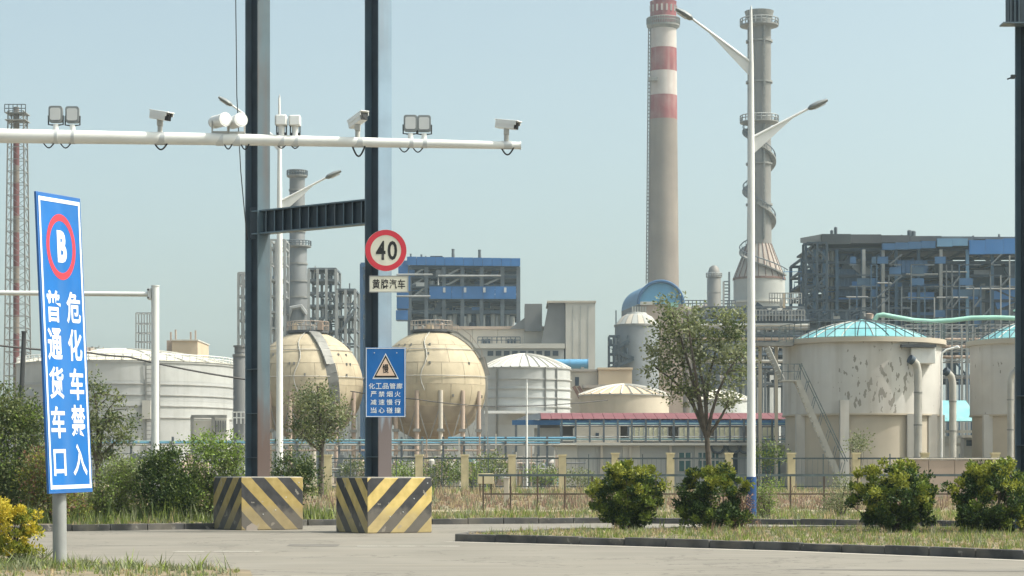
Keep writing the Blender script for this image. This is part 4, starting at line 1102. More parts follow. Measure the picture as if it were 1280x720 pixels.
def vent_pipe(px, top, label, w=10, Y=144, bend=-1, z_dark=None):
    t = T('vent_pipe', label, 'pipe', px, Y, 'grey vent pipes standing before the concrete tanks')
    k = t.k; rr_ = w / 2 * k; zt = Z(top, Y)
    MB().tube([(0, 0, -.1), (0, 0, zt - .8), (bend * .04, 0, zt - .55)], rr_, 16).build('riser', M['pipe_grey'], t.o)
    MB().tube([(bend * .04, 0, zt - .56), (bend * .12, -.05, zt - .25), (bend * .38, -.12, zt)], rr_ * .98, 16).build('elbow', M['pipe_grey'], t.o)
    MB().tube([(bend * .36, -.115, zt - .015), (bend * .62, -.2, zt + .14)], rr_ * 1.12, 16).build('collar', M['frame_dark'], t.o)
    for q in (.25, .5, .75): MB().tube([(0, 0, zt * q), (0, 0, zt * q + .1)], rr_ * 1.1, 16).build('joint_band', M['ring_steel'], t.o)
    return t
vent_pipe(1147.5, 451, 'grey vent pipe bent under the white box of the big concrete tank')
vent_pipe(1191, 466, 'shorter grey vent pipe standing in the gap between both concrete tanks', 9)
vent_pipe(1263, 463, 'slim grey vent pipe with dark elbow on the right hand tank', 8, bend=1)
t = T('swan_neck_pole', 'thin white swan neck lamp pole in the gap between the concrete tanks', 'lamp', 1177, 143)
k = t.k
MB().tube([(0, 0, 0), (0, 0, Z(447, 143)), (.06, 0, Z(441, 143)), (.35, 0, Z(437, 143)), (.9, 0, Z(434.5, 143))], .07, 8).build('pole', M['white_paint'], t.o)
MB().tube([(.85, 0, Z(434.8, 143)), (1.1, 0, Z(434, 143)), (1.25, 0, Z(435, 143))], [.07, .14, .06], 8).build('lamp_head', M['lens_pale'], t.o)
t = T('teal_shelter', 'small shelter with sloping teal sheet roof between the two concrete tanks', 'shelter', 1195, 162)
k = t.k
for i in range(6):
    a, b = t.x(1170 + i * 8), t.x(1177.8 + i * 8)
    m = MB(); z0, z1 = Z(527, 162), Z(499, 162)
    m.add([(a, -2, z0), (b, -2, z0 + .0), (b, 3, z1), (a, 3, z1)], [(0, 1, 2, 3)]); m.add([(a, -2, z0 - .05), (b, -2, z0 - .05), (b, 3, z1 - .05), (a, 3, z1 - .05)], [(3, 2, 1, 0)])
    m.build('roof_sheet', M['roof_teal_b'], t.o)
for px in (1172, 1216): bar('leg', (t.x(px), -1.8, 0), (t.x(px), -1.8, Z(529, 162)), .2, .2, M['frame_grey'], t.o)
blk('back_wall', t.x(1165), t.x(1225), 1, 1.2, 0, Z(545, 162), M['wall_grey'], t.o)
for z in (540, 556): bar('cross_rail', (t.x(1168), -1.7, Z(z, 162)), (t.x(1220), -1.7, Z(z, 162)), .15, .2, M['pipe_grey'], t.o)
MB().bb(t.x(1193), t.x(1240), -3.4, -2.2, 0, Z(548, 162)).build('plinth_cabinet', M['wall_grey'], t.o)
MB().bb(t.x(1190), t.x(1243), -3.6, -2.0, Z(548, 162), Z(545, 162)).build('cabinet_top', M['wall_pale'], t.o)
blk('cabinet_opening', t.x(1196), t.x(1212), -3.42, -3.3, Z(558, 162), Z(551, 162), M['frame_dark'], t.o)
t = T('green_pipeline', 'pale green pipe curving above the teal dome towards the right edge', 'pipeline', 1180, 168)
pp = [(1093, 412), (1093, 400), (1097, 394.5), (1104, 393.5), (1120, 396.5), (1142, 400.5), (1165, 402), (1190, 400.5), (1214, 397.5), (1245, 397), (1290, 398.5), (1360, 400)]
pts = []
for a, b in zip(pp[:-1], pp[1:]):
    for q in range(4): pts.append((t.x(a[0] + (b[0] - a[0]) * q / 4), 0, Z(a[1] + (b[1] - a[1]) * q / 4, 168)))
MB().tube(pts, 3.0 * t.k, 12).build('pipe', M['pipe_green'], t.o)
for px, z in ((1093, 412), (1210, 398), (1300, 398)): bar('support', (t.x(px), .3, 0), (t.x(px), .3, Z(z, 168)), .18, .18, M['frame_pale'], t.o)
t.tmp = MB().tube([(t.x(1276), 0, Z(396, 168)), (t.x(1272), 0, Z(389, 168)), (t.x(1270), 0, Z(386, 168)), (t.x(1267), 0, Z(389, 168))], .08, 6).build('vent_branch', M['pipe_green'], t.o)
# lattice of pale posts behind the domes
t = T('pipe_bridge', 'pale lattice pipe bridge between the two teal domes', 'pipe rack', 1195, 172)
zs = [Z(y, 172) for y in (470, 450, 436, 426, 416, 406)]
grid_frame(t.o, [t.x(p) for p in (1132, 1147, 1163, 1176, 1190, 1202, 1216, 1232, 1250, 1270)], [0, 4], zs, .12, M['frame_pale'], M['frame_pale'])
for q in range(3): MB().tube([(t.x(1128), 1 + q, zs[1 + q] + .3), (t.x(1300), 1 + q, zs[1 + q] + .3)], .16, 6).build('pipe', M['wall_pink'], t.o)

# ---------------------------------------------------------------- low grey workshop and red roofed shed
Y = 158
t = T('workshop', 'long low grey workshop with parapet and teal windows behind the plant fence', 'building', 850, Y)
k = t.k
for i, (a, b) in enumerate(((697, 722), (722.3, 745), (745.3, 778), (778.3, 800), (800.3, 838), (838.3, 868), (868.3, 905), (905.3, 955), (955.3, 985))):
    MB().bb(t.x(a), t.x(b), 0, 10, -.1, Z(557, Y)).build('wall_panel', M['wall_grey'] if i % 3 else M['wall_pale'], t.o)
MB().bb(t.x(692), t.x(990), -.5, 10.4, Z(556.8, Y), Z(553.5, Y)).build('roof_slab', M['wall_pale'], t.o)
for (a, b) in ((848, 864), (872, 884), (889, 899)):
    o = MB().bb(t.x(a), t.x(b), -.05, .02, Z(589, Y), Z(566, Y)).build('window', M['glass_teal'], t.o)
    for q in (a, (a + b) / 2, b): blk('window_bar', t.x(q) - .05, t.x(q) + .05, -.09, -.04, Z(589, Y), Z(566, Y), M['wall_pale'], o)
    blk('window_bar', t.x(a), t.x(b), -.1, -.05, Z(575, Y) - .05, Z(575, Y) + .05, M['wall_pale'], o)
blk('doorway', t.x(912), t.x(922), -.05, .02, 0, Z(566, Y), M['equip_dark'], t.o)
blk('doorway', t.x(945), t.x(975), -.05, .02, 0, Z(562, Y), M['glass_teal'], t.o)
for q, px in enumerate((897, 917, 931)): MB().tube([(t.x(px) + .5 * math.cos(a), -.2, Z(558, Y) + .5 * math.sin(a)) for a in [i * math.pi / 8 for i in range(16)]], .09, 6, closed=True).build('wall_ring', M['frame_grey'], t.o)
for px in (752, 788, 838): bar('downpipe', (t.x(px), -.15, 0), (t.x(px), -.15, Z(557, Y)), .2, .2, M['wall_beige'], t.o)
# parapet storey on the roof
MB().bb(t.x(720), t.x(776), .6, 8, Z(553.5, Y), Z(533, Y)).build('roof_house', M['wall_beige'], t.o)
blk('roof_house_vent', t.x(745), t.x(749), .5, .62, Z(547, Y), Z(541, Y), M['equip_dark'], t.o)
for (a, b) in ((788, 836), (850, 876), (895, 926), (948, 975)):
    o = MB().bb(t.x(a), t.x(b), 1, 1.2, Z(548, Y), Z(534, Y)).build('glazing', M['window_pale'], t.o)
    n = max(2, int((b - a) / 6))
    for q in range(n + 1): blk('glazing_bar', t.x(a + (b - a) * q / n) - .04, t.x(a + (b - a) * q / n) + .04, .94, 1.0, Z(548, Y), Z(534, Y), M['frame_pale'], o)
for z, m in ((551, 'pipe_grey'), (549, 'pipe_teal'), (546, 'frame_pale'), (532, 'pipe_grey'), (529.5, 'pipe_teal')):
    MB().tube([(t.x(700), -.3, Z(z, Y)), (t.x(990), -.3, Z(z, Y))], .9 * k, 6).build('roof_pipe', M[m], t.o)
for i in range(17): bar('pipe_post', (t.x(702 + i * 17.5), -.3, Z(553, Y)), (t.x(702 + i * 17.5), -.3, Z(524, Y)), .14, .14, M['frame_grey'], t.o)
Y = 172
t = T('red_roofed_shed', 'open shed with long dull red sheet roof and dark gable end', 'shed', 820, Y)
k = t.k
zr, ze = Z(514.5, Y), Z(524, Y)
n = 24
for i in range(n):
    a, b = t.x(676 + (992 - 676) * i / n), t.x(676 + (992 - 676) * (i + 1) / n)
    m = MB(); m.add([(a + .015, -1.2, ze), (b - .015, -1.2, ze), (b - .015, 4, zr), (a + .015, 4, zr)], [(0, 1, 2, 3)]); m.add([(a + .015, 4, zr), (b - .015, 4, zr), (b - .015, 9, ze), (a + .015, 9, ze)], [(0, 1, 2, 3)])
    m.build('roof_sheet', M['roof_red'], t.o)
MB().add([(t.x(676), -1.2, ze), (t.x(676), 4, zr), (t.x(676), 9, ze)], [(0, 1, 2)]).build('gable', M['roof_dark'], t.o, flat=True)
# hipped dark end that projects to the left
MB().add([(t.x(676), -1.2, ze - .05), (t.x(676), 4, zr), (t.x(660), 4, Z(517, Y)), (t.x(640), -.5, Z(527, Y))], [(0, 1, 2, 3)]).build('hip_sheet', M['roof_dark'], t.o, flat=True)
blk('eaves_beam', t.x(640), t.x(990), -1., -.8, Z(531.5, Y), Z(525.5, Y), M['boiler_blue_dull'], t.o)
for i in range(13): bar('column', (t.x(645 + i * 28), -.9, 0), (t.x(645 + i * 28), -.9, Z(531.6, Y)), .2, .2, M['frame_grey'], t.o)
for i in range(10):
    a = 650 + i * 33; bar('truss_web', (t.x(a), -.6, Z(531, Y)), (t.x(a + 16), -.6, Z(525, Y)), .1, .1, M['frame_pale'], t.o)
    bar('truss_web', (t.x(a + 16), -.6, Z(525, Y)), (t.x(a + 32), -.6, Z(531, Y)), .1, .1, M['frame_pale'], t.o)
blk('back_wall', t.x(676), t.x(990), 8.5, 8.7, 0, Z(525, Y), M['wall_grey_dark'], t.o)
blk('low_wall', t.x(668), t.x(700), 0, 1, 0, Z(535, Y), M['wall_pale'], t.o)
clutter(t.o, t.x(640), t.x(700), -1, 4, [0, 2.2], 2.2, 16, 9, ['equip_grey', 'equip_silver', 'pipe_teal', 'wall_pale'])
# pipe rack across the front of the yard
Y = 150
t = T('yard_pipe_rack', 'long low pipe rack with blue green pipes across the yard', 'pipe rack', 460, Y)
for px in range(60, 705, 26):
    bar('rack_post', (t.x(px), 0, 0), (t.x(px), 0, Z(546, Y)), .16, .16, M['frame_grey'], t.o)
    bar('rack_arm', (t.x(px), -.8, Z(553, Y)), (t.x(px), .9, Z(553, Y)), .14, .14, M['frame_grey'], t.o)
for z, y, m, r_, a, b in ((550.5, -.5, 'pipe_teal', 1.2, 325, 700), (553.5, 0, 'pipe_blue', 1.1, 60, 700), (547.5, .4, 'pipe_blue', 1.5, 560, 720), (556, -.3, 'pipe_grey', 1.1, 60, 720), (552, .3, 'pipe_teal', 1.3, 60, 330), (563, 0, 'wall_pink', 1.2, 330, 620), (571, .3, 'pipe_grey', 1., 480, 700), (567, 0, 'frame_pale', .9, 60, 300)):
    MB().tube([(t.x(a), y, Z(z, Y)), (t.x(b), y, Z(z, Y))], r_ * t.k, 8).build('pipe', M[m], t.o)
clutter(t.o, t.x(500), t.x(705), 1, 6, [0, .9], 1.8, 44, 5, ['equip_grey', 'equip_silver', 'wall_pink', 'pipe_teal', 'wall_pale', 'cone_rust'])
clutter(t.o, t.x(110), t.x(300), 1, 5, [0, .9], 1.8, 26, 6, ['equip_silver', 'wall_pale', 'equip_grey', 'frame_pale'])
for lb, px, Yy, w, sd in (('jumble of pumps and low pipes right of the sphere legs', 612, 147, 60, 61), ('jumble of pale pumps and valves under the shed gable', 672, 149, 54, 62), ('low pipes and vessels below the left sphere', 440, 146, 80, 63), ('low pipes and boxes below the right sphere', 530, 145, 90, 64), ('small pumps and pipes by the white barrier upright', 215, 146, 110, 65)):
    t = T('pump_station', lb, 'pumps', px, Yy, 'pumps and pipework in the yard')
    k = t.k
    blk('plinth', -w / 2 * k, w / 2 * k, 0, 3, -.05, .3, M['wall_grey'], t.o)
    clutter(t.o, -w / 2 * k, w / 2 * k, .2, 2.6, [.3, .9], 1.7, 22, sd, ['equip_grey', 'wall_pink', 'wall_pale', 'pipe_grey', 'cone_rust', 'equip_silver', 'frame_grey', 'wall_cream'])
    rng = random.Random(sd)
    for q in range(5):
        x = rng.uniform(-w / 2, w / 2) * k; bar('standpipe', (x, .1, 0), (x, .1, rng.uniform(2.2, 4.2)), .1, .1, M[rng.choice(['wall_pink', 'frame_pale', 'wall_pale'])], t.o)
    MB().tube([(-w / 2 * k, .2, 1.5), (w / 2 * k, .2, 1.5)], .07, 6).build('header_pipe', M['pipe_grey'], t.o)
t = T('white_mast', 'thin white pole standing in the yard before the ribbed round tank', 'pole', 658.5, 146)
MB().tube([(0, 0, 0), (0, 0, Z(478, 146))], [1.5 * t.k, 1.0 * t.k], 8).build('shaft', M['white_paint'], t.o)
MB().tube([(0, 0, Z(478, 146)), (0, 0, Z(474, 146))], .04, 6).build('tip', M['galv'], t.o)

# ---------------------------------------------------------------- spherical tanks
def sphere_tank(px, py, rpx, label, stair=False):
    Y = 222
    t = T('spherical_tank', label, 'tank', px, Y, 'cream spherical tanks on legs')
    k = t.k; r = rpx * k; zc_ = Z(py, Y)
    nb = 8; NS = 16
    for i in range(nb):
        t0, t1 = -math.pi / 2 + math.pi * i / nb + .002, -math.pi / 2 + math.pi * (i + 1) / nb - .002
        prof = [(max(.02, r * math.cos(t0 + (t1 - t0) * q / 5)), zc_ + r * math.sin(t0 + (t1 - t0) * q / 5)) for q in range(6)]
        npl = 14 if 1 < i < 7 else 6
        for q in range(npl):
            a0 = 2 * math.pi * (q + .37 * (i % 2)) / npl
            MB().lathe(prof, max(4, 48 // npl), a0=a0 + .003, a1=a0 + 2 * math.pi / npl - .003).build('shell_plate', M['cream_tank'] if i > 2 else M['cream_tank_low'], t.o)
    for b_ in (38, 8): MB().tube([(r * 1.02 * math.cos(R(b_)) * math.cos(q * math.pi / 24), r * 1.02 * math.cos(R(b_)) * math.sin(q * math.pi / 24), zc_ + r * 1.02 * math.sin(R(b_))) for q in range(48)], .045, 4, closed=True).build('sprinkler_ring', M['pipe_grey'], t.o)
    for i in range(1, nb):
        a = -math.pi / 2 + math.pi * i / nb
        if i in (2, 3, 4, 5, 6): ring(t.o, 'weld_band', r * math.cos(a) - .03, zc_ + r * math.sin(a), .05, M['weld'], n=48, h=.05)
    for i in range(6):
        a = R(208 + i * 24.5 + (rpx % 3) * 3); p = Vector((r * .99 * math.cos(a), r * .99 * math.sin(a), 0))
        MB().tube([(p.x, p.y, -.1), (p.x, p.y, zc_ - r * .12)], 2.7 * k, 10).build('leg', M['wall_pink'] if i % 3 else M['wall_beige'], t.o)
        a2 = a + R(24.5); p2_ = Vector((r * .99 * math.cos(a2), r * .99 * math.sin(a2), 0))
        if i < 5:
            bar('cross_brace', (p.x, p.y, .4), (p2_.x, p2_.y, zc_ * .8), .09, .09, M['ring_steel'], t.o); bar('cross_brace', (p2_.x, p2_.y, .4), (p.x, p.y, zc_ * .8), .09, .09, M['ring_steel'], t.o)
        bar('leg_clamp', (p.x, p.y, zc_ * .52), (p.x, p.y, zc_ * .52 + .3), .75, .75, M['ring_steel'], t.o)
    rng = random.Random(int(px))
    for i in range(12):                        # small lugs and brackets on the shell
        a, b = R(rng.uniform(200, 340)), R(rng.choice([-12, 10, 22, 33, 45]))
        p = Vector((r * math.cos(b) * math.cos(a), r * math.cos(b) * math.sin(a), zc_ + r * math.sin(b)))
        blk('lug', p.x - .09, p.x + .09, p.y - .15, p.y + .1, p.z - .15, p.z + .12, M['ring_steel'], t.o)
    pts = []                                   # thin pipe run down the shell
    for i in range(14):
        b = R(84 - i * 7); a = R(264 + 3 * math.sin(i)); pts.append((r * 1.015 * math.cos(b) * math.cos(a), r * 1.015 * math.cos(b) * math.sin(a), zc_ + r * 1.015 * math.sin(b)))
    MB().tube(pts, .06, 5).build('spray_pipe', M['pipe_grey'], t.o)
    zt = zc_ + r * .985
    MB().lathe([(.1, zt - .15), (26 * k, zt - .15), (26 * k, zt + .1), (.1, zt + .1)], 24).build('top_platform', M['roof_brown'], t.o)
    ring_rail(t.o, 26 * k, zt + .1, 11 * k, 14, M['cone_rust'], wd=.09)
    clutter(t.o, -20 * k, 20 * k, -12 * k, 0, [zt + .1], 13 * k, 9, int(px) + 1, ['cone_rust', 'wall_cream', 'equip_grey', 'equip_silver'])
    if stair:                                  # broad curved stair wrapping down the right shoulder
        lo, hi = [], []
        for i in range(15):
            b = R(74 - i * 9); rr_ = r * 1.03; a = R(292 + i * 1.2)
            lo.append(Vector((rr_ * math.cos(b) * math.cos(a), rr_ * math.cos(b) * math.sin(a), zc_ + rr_ * math.sin(b))))
        for i in range(14):
            bar('stair_flight', lo[i], lo[i + 1], 1.1, .22, M['ring_steel'], t.o)
    return t
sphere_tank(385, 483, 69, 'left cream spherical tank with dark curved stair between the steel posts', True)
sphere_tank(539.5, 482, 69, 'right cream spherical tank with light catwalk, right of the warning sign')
# curved catwalk down the right sphere
t = T('tank_catwalk', 'long light stair sloping from the right sphere top towards the ribbed tank', 'stair', 590, 221)
k = t.k
cps = [(556, 412), (572, 416), (588, 428), (602, 447), (608, 470)]
for a, b in zip(cps[:-1], cps[1:]):
    bar('stair_flight', (t.x(a[0]), 0, Z(a[1], 221)), (t.x(b[0]), 0, Z(b[1], 221)), .8, .18, M['ring_steel'], t.o)
    bar('handrail', (t.x(a[0]), -.4, Z(a[1] - 9, 221)), (t.x(b[0]), -.4, Z(b[1] - 9, 221)), .08, .08, M['cone_rust'], t.o)
    bar('baluster', (t.x(a[0]), -.4, Z(a[1], 221)), (t.x(a[0]), -.4, Z(a[1] - 9, 221)), .08, .08, M['cone_rust'], t.o)
bar('prop', (t.x(608), 0, 0), (t.x(608), 0, Z(470, 221)), .3, .3, M['frame_pale'], t.o)

# ---------------------------------------------------------------- flat bottomed storage tanks
def shell_tank(px, Y, Rpx, top, label, ncourse, mats, rings, apex, roofm, nrib=0, group='banded steel storage tanks', bot=604):
    t = T('storage_tank', label, 'tank', px, Y, group)
    k = t.k; r = Rpx * k; zt = Z(top, Y)
    for i in range(ncourse):
        z0, z1 = zt * i / ncourse, zt * (i + 1) / ncourse
        MB().lathe([(r - .004 * (i % 2), z0 - (.1 if i == 0 else -.004)), (r - .004 * (i % 2), z1 - .004)], 64).build('shell_course', M[mats[i % len(mats)]], t.o)
    for py in rings: ring(t.o, 'wind_girder', r - .02, Z(py, Y), .15, M['ring_pale'], n=64, h=.12)
    ha = (top - apex) * k
    prof = [(max(.05, r * 1.01 * (1 - i / 6.)), zt + ha * (1 - (1 - i / 6.) ** 1.8)) for i in range(7)]
    if nrib:
        for i in range(nrib):
            a0 = 2 * math.pi * i / nrib
            MB().lathe(prof, 2, a0=a0 + .004, a1=a0 + 2 * math.pi / nrib - .004).build('roof_panel', M[roofm], t.o)
            MB().tube([(p[0] * math.cos(a0), p[0] * math.sin(a0), p[1] + .05) for p in prof], .1, 4).build('roof_rib', M['wall_pale'], t.o)
    else: MB().lathe(prof, 64).build('roof', M[roofm], t.o)
    return t
t = shell_tank(158, 262, 134, 457, 'huge pale grey storage tank with dark wind girders behind the blue lane sign', 6, ['grey_tank', 'grey_tank_b'], (459, 485, 498, 511, 525), 437, 'cream_roof', 22)
k = t.k
ring_rail(t.o, 133 * k, Z(456, 262), 7 * k, 40, M['white_paint'], wd=.12)
for px in (205, 221): bar('ladder_rail', (t.x(px), -12.9, 0), (t.x(px), -12.9, Z(457, 262)), .16, .16, M['ring_steel'], t.o)
for q in range(26): bar('ladder_rung', (t.x(205), -12.9, 1 + q * .52), (t.x(216), -12.9, 1 + q * .52), .07, .07, M['ring_steel'], t.o)
blk('ladder_box', t.x(202), t.x(212), -13.8, -13, Z(527, 262), Z(505, 262), M['wall_pale'], t.o)
clutter(t.o, t.x(112), t.x(134), -6, -2, [Z(445, 262)], 14 * k, 8, 3, ['roof_brown', 'ring_steel', 'cone_rust'])
bar('roof_gauge', (t.x(118), -8, Z(450, 262)), (t.x(118), -8, Z(425, 262)), .5, .5, M['ring_steel'], t.o)
t = T('roof_cabin', 'flat topped cream plant building showing above the grey tank roof', 'building', 232, 330)
k = t.k
MB().bb(t.x(215), t.x(247), 0, 12, 0, Z(426, 330)).build('wall', M['wall_cream'], t.o)
MB().bb(t.x(214), t.x(248), -.3, 12.3, Z(426, 330), Z(424.5, 330)).build('coping', M['wall_pale'], t.o)
blk('side_stub', t.x(207), t.x(215), 1, 8, 0, Z(425, 330), M['wall_pink'], t.o)
for px, py in ((211, 414), (217, 411), (236, 414), (242, 412)): bar('roof_pole', (t.x(px), 2, Z(425, 330)), (t.x(px), 2, Z(py, 330)), .25, .25, M['wall_pink'], t.o)
t = T('scaffold_tower', 'faint thin lattice scaffold tower standing behind the grey tank', 'tower', 178, 420)
zs = [Z(y, 420) for y in (470, 455, 438, 427, 416, 404, 391)]
grid_frame(t.o, [t.x(p) for p in (170, 177, 184, 190)], [0, 3], zs, .22, M['frame_pale'], M['frame_pale'])
t = T('white_cabin', 'small white portal and cabin at the foot of the grey tank', 'cabin', 262, 205)
k = t.k
MB().bb(t.x(244), t.x(268), -1, 1, 0, Z(526, 205)).build('cabin_wall', M['wall_pale'], t.o)
for px in (243, 269): bar('portal_post', (t.x(px), -1.4, 0), (t.x(px), -1.4, Z(521, 205)), .3, .3, M['ring_steel'], t.o)
bar('portal_beam', (t.x(242), -1.4, Z(521, 205)), (t.x(286), -1.4, Z(521, 205)), .3, .3, M['ring_steel'], t.o)
MB().bb(t.x(270), t.x(285), -1, 1, 0, Z(523, 205)).build('side_block', M['white_roof'], t.o)
for q in range(5): blk('louvre', t.x(271 + q * 3), t.x(272.4 + q * 3), -1.1, -.98, Z(540, 205), Z(526, 205), M['wall_grey_dark'], t.o)
t = shell_tank(656, 246, 57, 461, 'medium pale round tank with ribbed white dome, right of the sphere', 6, ['pale_tank', 'grey_tank_b'], (462, 476, 488, 499, 510), 443, 'white_roof', 30)
k = t.k
for px in (621, 681, 695): bar('downpipe', (t.x(px), -56 * k * math.sqrt(max(0, 1 - ((px - 656) / 57) ** 2)) - .2, 0), (t.x(px), -56 * k * math.sqrt(max(0, 1 - ((px - 656) / 57) ** 2)) - .2, Z(461, 246)), .16, .16, M['ring_steel'], t.o)
bar('foot_canopy', (t.x(606), -57 * k - .5, Z(517, 246)), (t.x(690), -57 * k - .5, Z(517, 246)), 1.2, .3, M['sign_white'], t.o)
t = shell_tank(780, 226, 56, 494, 'low cream tank with shallow cone roof left of the young tree', 3, ['tank_beige'], (495,), 481, 'wall_cream', 26)
t = shell_tank(900, 232, 38, 500, 'pale low tank glimpsed behind the tree crown near the lamp post', 3, ['pale_tank'], (501,), 488, 'cream_roof', 18)
t = T('column_vessel', 'dark grey upright vessel directly left of the first steel post', 'vessel', 301, 215)
k = t.k
MB().lathe([(9.5 * k, 0), (9.5 * k, Z(446, 215)), (7 * k, Z(441, 215))], 24).build('shell', M['stack_steel_dark'] if 'stack_steel_dark' in M else M['wall_grey_dark'], t.o)
MB().lathe([(10.5 * k, Z(446, 215)), (10.5 * k, Z(443, 215))], 24).build('rim', M['ring_steel'], t.o)
MB().lathe([(8 * k, Z(441, 215)), (8 * k, Z(434, 215)), (9.4 * k, Z(434, 215)), (9.4 * k, Z(432, 215))], 24).build('neck', M['wall_grey_dark'], t.o)
rail_line(t.o, (-9 * k, -10 * k, Z(530, 215)), (12 * k, -10 * k, Z(530, 215)), 1.2, 4, M['white_paint'], .1)
# ---------------------------------------------------------------- tall stacks
Y = 600
t = T('chimney', 'tall tapering concrete chimney with dull red and white bands at the top', 'chimney', 829, Y)
k = t.k
def cr(py): return (16.2 + (py - 3) * (19.5 - 16.2) / 350) * k
for a, b, m, nm in ((600, 150, 'stack_concrete', 'shaft'), (150, 120, 'stack_red', 'red_band'), (120, 90, 'stack_white', 'white_band'), (90, 61, 'stack_red', 'red_band'), (61, 36, 'stack_white', 'white_band'), (36, 3, 'stack_red', 'red_band')):
    MB().lathe([(cr(a), Z(a, Y) if a < 600 else -.1), (cr(b), Z(b, Y))], 48).build(nm, M[m], t.o)
MB().lathe([(cr(3) * 1.01, Z(5, Y)), (cr(3) * 1.03, Z(2.5, Y)), (cr(3) * .8, Z(2, Y)), (cr(3) * .8, Z(10, Y))], 48).build('rim', M['stack_red'], t.o)
for i in range(8):
    a = R(194 + i * 22); q = cr(12) * 1.0
    bar('flute', (q * math.cos(a), q * math.sin(a), Z(16, Y)), (q * math.cos(a), q * math.sin(a), Z(8, Y)), .55, .5, M['stack_white'], t.o)
MB().lathe([(cr(36), Z(37, Y)), (20.5 * k, Z(33.5, Y)), (20.5 * k, Z(31.5, Y)), (cr(33), Z(31.5, Y))], 48).build('gallery', M['ring_steel'], t.o)
ring_rail(t.o, 20.3 * k, Z(31.5, Y), 8 * k, 22, M['ring_steel'], wd=.35)
blk('duct_stub', -18.6 * k, -8 * k, -cr(100) - .4, -cr(100) * .5, Z(104, Y), Z(100, Y), M['ring_steel'], t.o)
for sx in (-.5, .5): bar('ladder_rail', (-cr(400) * 1.02 + sx * .6, -cr(400) * .28, Z(355, Y)), (-cr(36) * 1.05 + sx * .6, -cr(36) * .28, Z(36, Y)), .3, .3, M['ring_steel'], t.o)
for i in range(70):
    py = 350 - i * 4.5; bar('ladder_rung', (-cr(py) * 1.08, -cr(py) * .28, Z(py, Y)), (-cr(py) * .98, -cr(py) * .28, Z(py, Y)), .35, .35, M['ring_steel'], t.o)
Y = 500
t = T('steel_stack', 'tall grey steel stack on a rust streaked cone, behind the near street lamp', 'stack', 949, Y)
k = t.k
R0 = 14.6 * k
sx0 = t.x(948.5)
MB().lathe([(R0 * 1.06, Z(306, Y)), (R0, Z(250, Y)), (R0, Z(22, Y)), (R0 * 1.12, Z(15, Y))], 40).build('shaft', M['stack_steel'], t.o)
MB().lathe([(R0 * 1.1, Z(22, Y)), (R0 * 1.2, Z(17, Y)), (R0 * 1.25, Z(14.5, Y)), (R0 * .8, Z(14.5, Y))], 40).build('flared_cap', M['ring_steel'], t.o)
MB().lathe([(32.5 * k, Z(349, Y)), (15.2 * k, Z(305, Y))], 22).build('cone', M['cone_rust'], t.o, flat=True)
for i in range(22):
    a = 2 * math.pi * i / 22
    bar('cone_rib', (32.6 * k * math.cos(a), 32.6 * k * math.sin(a), Z(349, Y)), (15.3 * k * math.cos(a), 15.3 * k * math.sin(a), Z(305, Y)), .2, .2, M['rust_brown'], t.o)
MB().lathe([(32 * k, 0), (32 * k, Z(349, Y))], 48).build('base_drum', M['wall_grey'], t.o)
ring(t.o, 'cone_ring', 31.8 * k, Z(349, Y), 1.2 * k, M['rust_brown'], h=.5)
ring(t.o, 'base_ring', 31.8 * k, Z(378, Y), 3 * k, M['wall_pale'], h=.5)
for py in (52, 103, 205, 256): ring(t.o, 'stiffener_ring', R0 * .99, Z(py, Y), 2.2 * k, M['ring_steel'], h=.45)
for py in (33, 154):
    MB().lathe([(R0 * .9, Z(py + 2.5, Y)), (24 * k, Z(py, Y)), (24 * k, Z(py - 1.4, Y)), (R0 * .9, Z(py - 1.4, Y))], 40).build('platform', M['ring_steel'], t.o)
    ring_rail(t.o, 23.7 * k, Z(py - 1.4, Y), 7.5 * k, 14, M['frame_pale'], a0=R(150), a1=R(390), wd=.25)
bar('riser_pipe', (4.5 * k, -R0 - .3, Z(300, Y)), (4.5 * k, -R0 - .3, Z(30, Y)), .4, .4, M['ring_steel'], t.o)
hel = []
for i in range(90):
    f = i / 89.; py = 160 + f * 186; a = R(150 + f * 900)
    rr_ = (R0 if py < 305 else R0 + (py - 305) / 44 * (17.2 * k)) * 1.0 + 3.2 * k
    hel.append(Vector((rr_ * math.cos(a), rr_ * math.sin(a), Z(py, Y))))
for a, b in zip(hel[:-1], hel[1:]): bar('spiral_stair_flight', a, b, 1.3, .35, M['ring_steel'], t.o)
MB().tube([p * 1.0 + Vector((p.x * .13, p.y * .13, 1.3)) for p in hel], .14, 5).build('spiral_handrail', M['frame_grey'], t.o)
for p in hel[::2]: bar('spiral_baluster', (p.x * 1.1, p.y * 1.1, p.z), (p.x * 1.13, p.y * 1.13, p.z + 1.3), .12, .12, M['frame_grey'], t.o)
Y = 430
t = T('grey_stack', 'grey steel stack with round gallery rising behind the portal crossbeam', 'stack', 371.5, Y)
k = t.k
MB().lathe([(14.5 * k, 0), (14.5 * k, Z(350, Y)), (12.2 * k, Z(340, Y)), (12.2 * k, Z(312, Y)), (9.6 * k, Z(306, Y)), (9.6 * k, Z(213, Y))], 36).build('shaft', M['stack_grey'], t.o)
MB().lathe([(10.6 * k, Z(216, Y)), (10.8 * k, Z(213, Y)), (8 * k, Z(213, Y))], 36).build('rim', M['ring_steel'], t.o)
for py, rr_ in ((221, 13), (309, 17.5)):
    MB().lathe([(9 * k, Z(py + 2.4, Y)), (rr_ * k, Z(py, Y)), (rr_ * k, Z(py - 1.4, Y)), (9 * k, Z(py - 1.4, Y))], 32).build('gallery', M['ring_steel'], t.o)
    ring_rail(t.o, (rr_ - .3) * k, Z(py - 1.4, Y), 6 * k, 12, M['frame_grey'], wd=.2)
